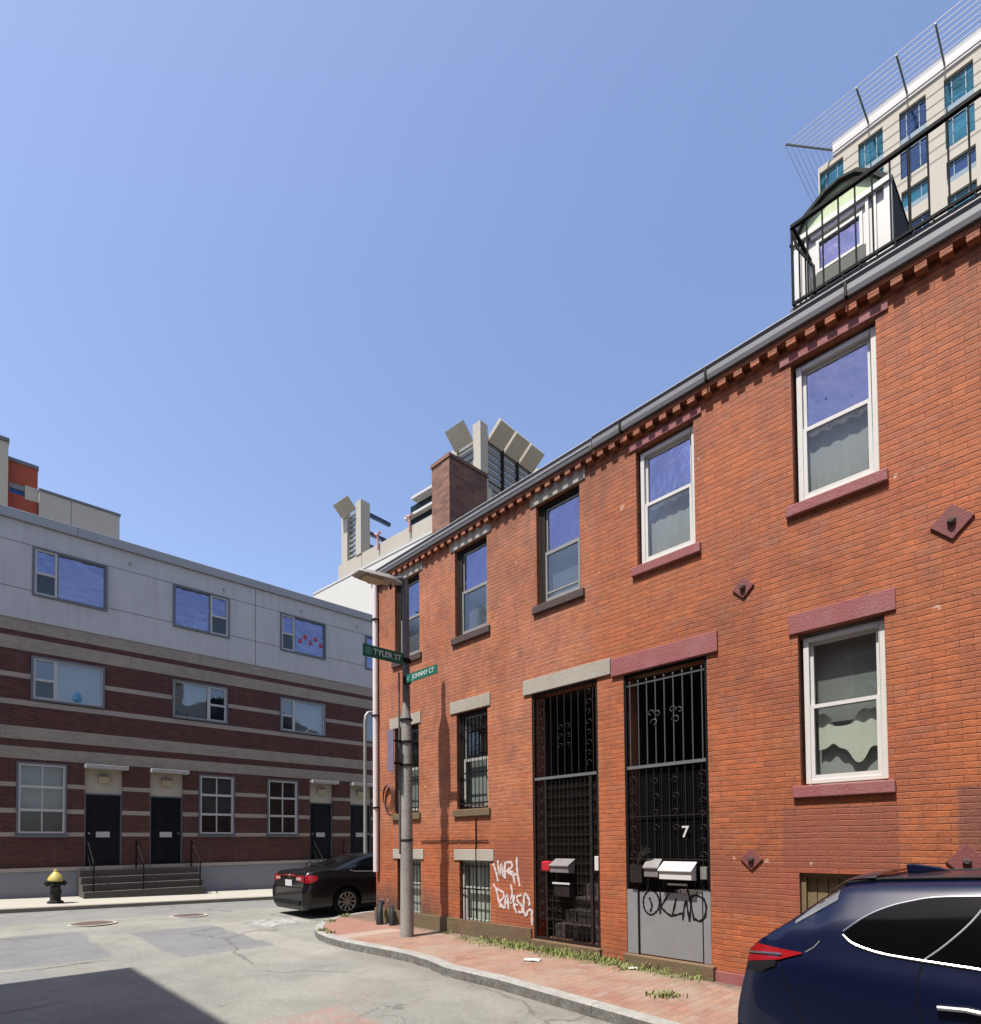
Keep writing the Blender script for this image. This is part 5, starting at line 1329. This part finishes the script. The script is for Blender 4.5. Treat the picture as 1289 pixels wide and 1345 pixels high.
        m = MB(); R_ = r * rr
        m.tube([O + (UX * math.cos(a / 32 * 6.2832) + UZ_ * math.sin(a / 32 * 6.2832)) * (R_ - .012) + ax * -.004 for a in range(33)], .013, 6, False)
        m.lathe(O - ax * .03, ax, [(.065, 0), (.055, .025), (.03, .03)], 14)
        for k in range(spokes):
            a = k / spokes * 6.2832; d = UX * math.cos(a) + UZ_ * math.sin(a); q = UX * -math.sin(a) + UZ_ * math.cos(a)
            A0 = O + d * .04 - ax * .02; A1 = O + d * (R_ - .01) - ax * .012
            m.prism([A0 - q * .014, A0 + q * .014, A1 + q * .024, A1 - q * .024], ax * .016)
        m.build('rim', 'rim', wl)
        MB().lathe(O - ax * .085, ax, [(R_ - .005, 0), (R_ - .005, .004)], 24).build('brake_shield', 'matt_black', wl)

# --- navy SUV, parked beside the wall, heading towards the viewer's right
SX, SY, SZ = 3.9 + .93, 1.80, -.265
def suv_frame(t, w, h): return Vector((SX + w, SY - t, SZ + h))
suv = empty('suv', (SX, SY - 2.3, SZ), 'dark navy SUV with chrome-edged side windows parked by the brick wall', 'suv')
sv = Car(4.60, .93, 1.68, [(0, 1.12), (.5, 1.19), (1.2, 1.15), (2.4, 1.08), (3.4, 1.02), (4.6, .90)],
         [(0, 1.12), (.10, 1.20), (.30, 1.36), (.50, 1.51), (.62, 1.60), (.80, 1.625), (1.3, 1.655), (1.9, 1.665), (2.3, 1.64), (2.6, 1.55), (3.25, 1.13), (3.4, 1.09), (4.2, .99), (4.5, .90), (4.6, .78)],
         [(0, .86), (.04, .90), (.12, .94), (.3, .975), (.6, .995), (1.2, 1), (3.4, 1), (4.1, .96), (4.4, .88), (4.6, .72)],
         [(.2, .06), (.45, .0), (.70, .0), (.85, .03), (1.0, .07), (1.15, .08), (1.7, .08)], [(.2, .08), (.5, 0), (.8, .02), (1.7, .05)], .22, .19, suv_frame)
sv.body(suv, 'navy', [(.98, .35), (3.68, .35)], .36)
def smooth_pts(P, n=5):
    out = []
    for i in range(len(P) - 1):
        p0, p1, p2, p3 = P[max(0, i - 1)], P[i], P[i + 1], P[min(len(P) - 1, i + 2)]
        for k in range(n):
            u = k / n; out.append(tuple(.5 * (2 * b + (c_ - a) * u + (2 * a - 5 * b + 4 * c_ - d) * u * u + (3 * b - a - 3 * c_ + d) * u ** 3) for a, b, c_, d in zip(p0, p1, p2, p3)))
    return out + [P[-1]]
for side in (-1, 1):
    win_lo = [(.66, 1.29), (.72, 1.245), (.85, 1.21), (1.0, 1.197), (1.3, 1.182), (2.0, 1.145), (2.9, 1.11), (3.02, 1.12)]
    win_hi = [(.66, 1.31), (.76, 1.395), (.86, 1.455), (.98, 1.50), (1.15, 1.535), (1.6, 1.56), (2.1, 1.555), (2.5, 1.45), (3.02, 1.14)]
    win_lo = smooth_pts(win_lo); win_hi = smooth_pts(win_hi)
    gl = sv.panel(win_lo, win_hi, side, .004, 60).build('side_window', 'car_glass', suv, smooth=True)
    sv.line(win_lo, side, .0075, .004, 2).build('chrome_trim', 'chrome', gl, smooth=True)
    sv.line(win_hi[:-1], side, .006, .004, 2).build('chrome_trim', 'chrome', gl, smooth=True)
    sv.line(smooth_pts([(1.055, 1.19), (1.15, 1.28), (1.26, 1.41), (1.34, 1.545)]), side, .005, .006).build('window_divider', 'lightstrip', gl)
    sv.panel([(2.0, 1.15), (2.1, 1.145)], [(2.0, 1.555), (2.1, 1.55)], side, .007, 3).build('door_pillar', 'plastic', gl)
    tl = sv.panel([(.015, 1.05), (.10, 1.07), (.28, 1.10), (.43, 1.155)], [(.015, 1.175), (.13, 1.178), (.28, 1.168), (.43, 1.162)], side, .012, 14).build('tail_lamp', 'tail_red', suv, smooth=True)
    sv.line([(.02, 1.115), (.15, 1.125), (.30, 1.135)], side, .008, .016).build('lamp_bar', 'chrome', tl)
    sv.panel([(.36, 1.325), (.60, 1.485)], [(.36, 1.345), (.60, 1.565)], side, .004, 8, 3).build('spoiler_glass_gleam', 'grey_frame', suv, smooth=True)  # grey panel paints the pale gleam in the glass beside the spoiler
    sv.panel([(.02, 1.0), (.16, 1.015), (.26, 1.06)], [(.02, 1.052), (.16, 1.078), (.26, 1.096)], side, .010, 8, 3).build('lamp_base', 'plastic', suv, smooth=True)
    sv.line([(.45, 1.165), (.50, 1.20), (.53, 1.24)], side, .003, .003).build('panel_gap', 'lightstrip', suv)
    sv.line([(.27, 1.09), (.40, .85), (.50, .62)], side, .004, .001).build('panel_gap', 'matt_black', suv)
    sv.line([(1.06, 1.19), (1.04, 1.10), (1.05, .85), (1.12, .7)], side, .004, .001).build('door_gap', 'matt_black', suv)
    sv.line([(2.08, 1.14), (2.09, .9), (2.08, .35)], side, .004, .001).build('door_gap', 'matt_black', suv)
    for t in (1.13, 2.2):
        sv.line([(t, .965), (t + .12, .975), (t + .25, .965)], side, .013, .018).build('door_handle', 'chrome', suv, smooth=True)
    sv.panel([(.0, .26), (.6, .26)], [(.0, .62), (.6, .56)], side, .010, 12).build('bumper_cladding', 'plastic', suv, smooth=True)
    sv.panel([(1.36, .25), (3.3, .25)], [(1.36, .36), (3.3, .36)], side, .010, 12).build('sill_cladding', 'plastic', suv, smooth=True)
    for wx in (.98, 3.68):
        sv.line([(wx + .43 * math.cos(rad(a)), .35 + .43 * math.sin(rad(a))) for a in range(-8, 189, 14)], side, .035, .0, 2).build('arch_trim', 'plastic', suv, smooth=True)
        sv.wheel(suv, wx, .35, side, .35, .24, 10, .7)
for a, b, w0, w1 in ((.10, .52, .60, .55),):
    sv.deck(a, b, w0, w1, .008).build('rear_window', 'car_glass', suv, smooth=True)
m = sv.deck(.50, .78, .60, .62, .03, 6, 14); m.build('spoiler', 'navy', suv, smooth=True)
sv.deck(2.55, 3.22, .60, .68, .006).build('windscreen', 'car_glass', suv, smooth=True)
for side in (-1, 1):
    m = MB(); rows = []
    for k in range(7):
        t = .16 + .36 * k / 6; rows.append([tuple(sv.P(t, side * (sv.width(t, sv.top(t) - hh) - .02), sv.top(t) - hh + .012)) for hh in (.03, .06, .10)])
    m = MB(); pts = [sv.P(t, side * .60, sv.topz(t, .60) + .012) for t in [.62 + .1 * k for k in range(18)]]; m.tube(pts, .012, 6).build('roof_strip', 'plastic', suv, smooth=True)
# shark fin antenna
m = MB(); A = lambda t, w, h: tuple(sv.frame(t, w, h))
m.prism([A(.83, -.02, 1.625), A(.82, -.02, 1.685), A(.87, -.02, 1.69), A(1.0, -.02, 1.672), A(1.07, -.02, 1.645)], (.04, 0, 0)); m.build('roof_antenna', 'navy', suv, bevel=.008)
MB().box(SX - .6, SX + .6, SY - 4.3, SY - .25, SZ + .2, SZ + .3).build('underbody', 'matt_black', suv)
m = MB(); m.prism([A(.035, -.28, .78), A(.035, .28, .78), A(.05, .28, .92), A(.05, -.28, .92)], (0, .01, 0)); m.build('licence_plate', 'plate', suv)

# --- black sedan on the cross street, facing away along +X
DX, DY, DZ = 6.12, 13.35, road_z(7.2, 13.2)
def sed_frame(t, w, h): return Vector((DX + t, DY - w, DZ + h))
sed = empty('sedan', (DX + 2.4, DY, DZ), 'black sedan with red tail lamps parked round the brick corner', 'car')
sd = Car(4.80, .91, 1.455, [(0, .92), (.6, .985), (1.2, .97), (2.5, .93), (3.6, .90), (4.8, .72)],
         [(0, .93), (.06, 1.03), (.14, 1.075), (.5, 1.085), (.78, 1.095), (1.1, 1.21), (1.5, 1.355), (1.85, 1.435), (2.3, 1.455), (2.8, 1.42), (3.1, 1.32), (3.75, .98), (4.3, .90), (4.7, .78), (4.8, .66)],
         [(0, .84), (.05, .90), (.15, .945), (.4, .98), (.8, 1), (3.8, 1), (4.4, .93), (4.65, .84), (4.8, .70)],
         [(.15, .10), (.3, .02), (.5, 0), (.66, .0), (.72, .06), (.95, .07), (1.1, .07), (1.4, .07)], [(.15, .06), (.45, 0), (.8, .05), (1.4, .05)], .18, .21, sed_frame)
sd.body(sed, 'blackcar', [(1.08, .33), (3.86, .33)], .34)
for side in (-1, 1):
    lo = [(1.18, 1.06), (1.3, 1.03), (1.9, 1.01), (2.6, .99), (3.3, .975), (3.45, .985)]; hi = [(1.18, 1.08), (1.4, 1.20), (1.65, 1.315), (2.0, 1.375), (2.5, 1.385), (2.85, 1.33), (3.45, .995)]
    gl = sd.panel(lo, hi, side, .004, 30).build('side_window', 'car_glass', sed, smooth=True)
    sd.line(lo, side, .008, .006).build('trim', 'lightstrip', gl)
    tl = sd.panel([(.0, .80), (.12, .80), (.30, .86)], [(.0, .985), (.12, .99), (.30, .965)], side, .012, 10).build('tail_lamp', 'tail_red', sed, smooth=True)
    MB().box(DX + .045, DX + .062, DY - side * .50, DY - side * .775, DZ + .83, DZ + .975).build('lamp_face', 'tail_red', tl, bevel=.004)
    MB().box(DX + .036, DX + .0445, DY - side * .42, DY - side * .66, DZ + .865, DZ + .93).build('lamp_lens', 'tail_clear', tl)
    sd.line([(1.0, 1.03), (.95, .90), (1.0, .72)], side, .003, .001).build('panel_gap', 'matt_black', sed)
    sd.line([(2.0, 1.0), (1.98, .7), (1.62, .45)], side, .003, .001).build('door_gap', 'matt_black', sed)
    sd.line([(1.75, .89), (1.95, .89)], side, .012, .015).build('door_handle', 'blackcar', sed)
    for wx in (1.08, 3.86): sd.wheel(sed, wx, .33, side, .33, .22, 10, .70)
sd.deck(.84, 1.62, .62, .56, .006).build('rear_window', 'car_glass', sed, smooth=True)
sd.deck(3.05, 3.68, .56, .64, .006).build('windscreen', 'car_glass', sed, smooth=True)
MB().box(DX + .045, DX + .055, DY - .17, DY + .17, DZ + .72, DZ + .86).build('licence_plate', 'plate', sed)
MB().lathe((DX + .06, DY, DZ + .95), (-1, 0, 0), [(.045, 0), (.04, .012)], 14).build('badge', 'chrome', sed)
MB().lathe((DX + .06, DY - .52, DZ + .79), (-1, 0, 0), [(.02, 0), (.02, .008)], 8).build('badge', 'chrome', sed)
m = MB(); m.box(DX - .004, DX + .02, DY - .66, DY + .66, DZ + .30, DZ + .40); m.build('bumper_insert', 'plastic', sed)
MB().box(DX + .03, DX + .07, DY - .70, DY + .70, DZ + .685, DZ + .70).build('boot_gap', 'matt_black', sed)
MB().box(DX + .25, DX + 4.5, DY - .6, DY + .6, DZ + .17, DZ + .3).build('underbody', 'matt_black', sed)

# ------------------------------------------------------------------ light, sky, camera
el = math.atan(SUN_TAN); dirv = Vector((1, -.02, 0)).normalized() * math.cos(el) - Vector((0, 0, math.sin(el)))
sl = bpy.data.lights.new('sun', 'SUN'); sl.energy = 5.0; sl.angle = rad(.5); sl.color = (1., .955, .88)
so = bpy.data.objects.new('sun', sl); C.objects.link(so); so.rotation_euler = dirv.to_track_quat('-Z', 'Y').to_euler(); so.location = (0, 0, 30)
w = bpy.data.worlds.new("World"); sc.world = w; w.use_nodes = True; nt = w.node_tree
bg = nt.nodes['Background']; sky = nt.nodes.new('ShaderNodeTexSky'); sky.sky_type = 'NISHITA'; sky.sun_disc = False
sky.sun_elevation = el; s_az = math.atan2(-dirv.x, -dirv.y)  # heading of the sun from +Y
sky.sun_rotation = s_az; sky.air_density = 1.0; sky.dust_density = 1.8; sky.ozone_density = 3.0; sky.altitude = 0
tint = nt.nodes.new('ShaderNodeMix'); tint.data_type = 'RGBA'; tint.blend_type = 'MULTIPLY'; tint.inputs[0].default_value = 1.; tint.inputs[7].default_value = (1.12, 1.04, 1.06, 1)
nt.links.new(sky.outputs[0], tint.inputs[6]); nt.links.new(tint.outputs[2], bg.inputs[0]); bg.inputs[1].default_value = .13
cam = bpy.data.cameras.new('camera'); co = bpy.data.objects.new('camera', cam); C.objects.link(co)
f, yw, p, r, cyy = 780.101, 0.760745365, 0.027789844, -0.00907583, 1083.62
F = Vector((math.sin(yw) * math.cos(p), math.cos(yw) * math.cos(p), math.sin(p))); rt = Vector((math.cos(yw), -math.sin(yw), 0)); up = rt.cross(F)
RR = rt * math.cos(r) + up * math.sin(r); UU = -rt * math.sin(r) + up * math.cos(r)
co.matrix_world = Matrix((RR, UU, -F)).transposed().to_4x4(); co.location = (0, 0, 1.6)
cam.sensor_fit = 'HORIZONTAL'; cam.sensor_width = 36; cam.lens = f / 1289 * 36; cam.shift_y = (cyy - 672.5) / 1289; cam.clip_start = .05; cam.clip_end = 2000
sc.camera = co
sc.view_settings.view_transform = 'Standard'; sc.view_settings.look = 'None'; sc.view_settings.exposure = .85; sc.view_settings.gamma = 1; sc.view_settings.use_curve_mapping = False
sc.render.engine = 'CYCLES'
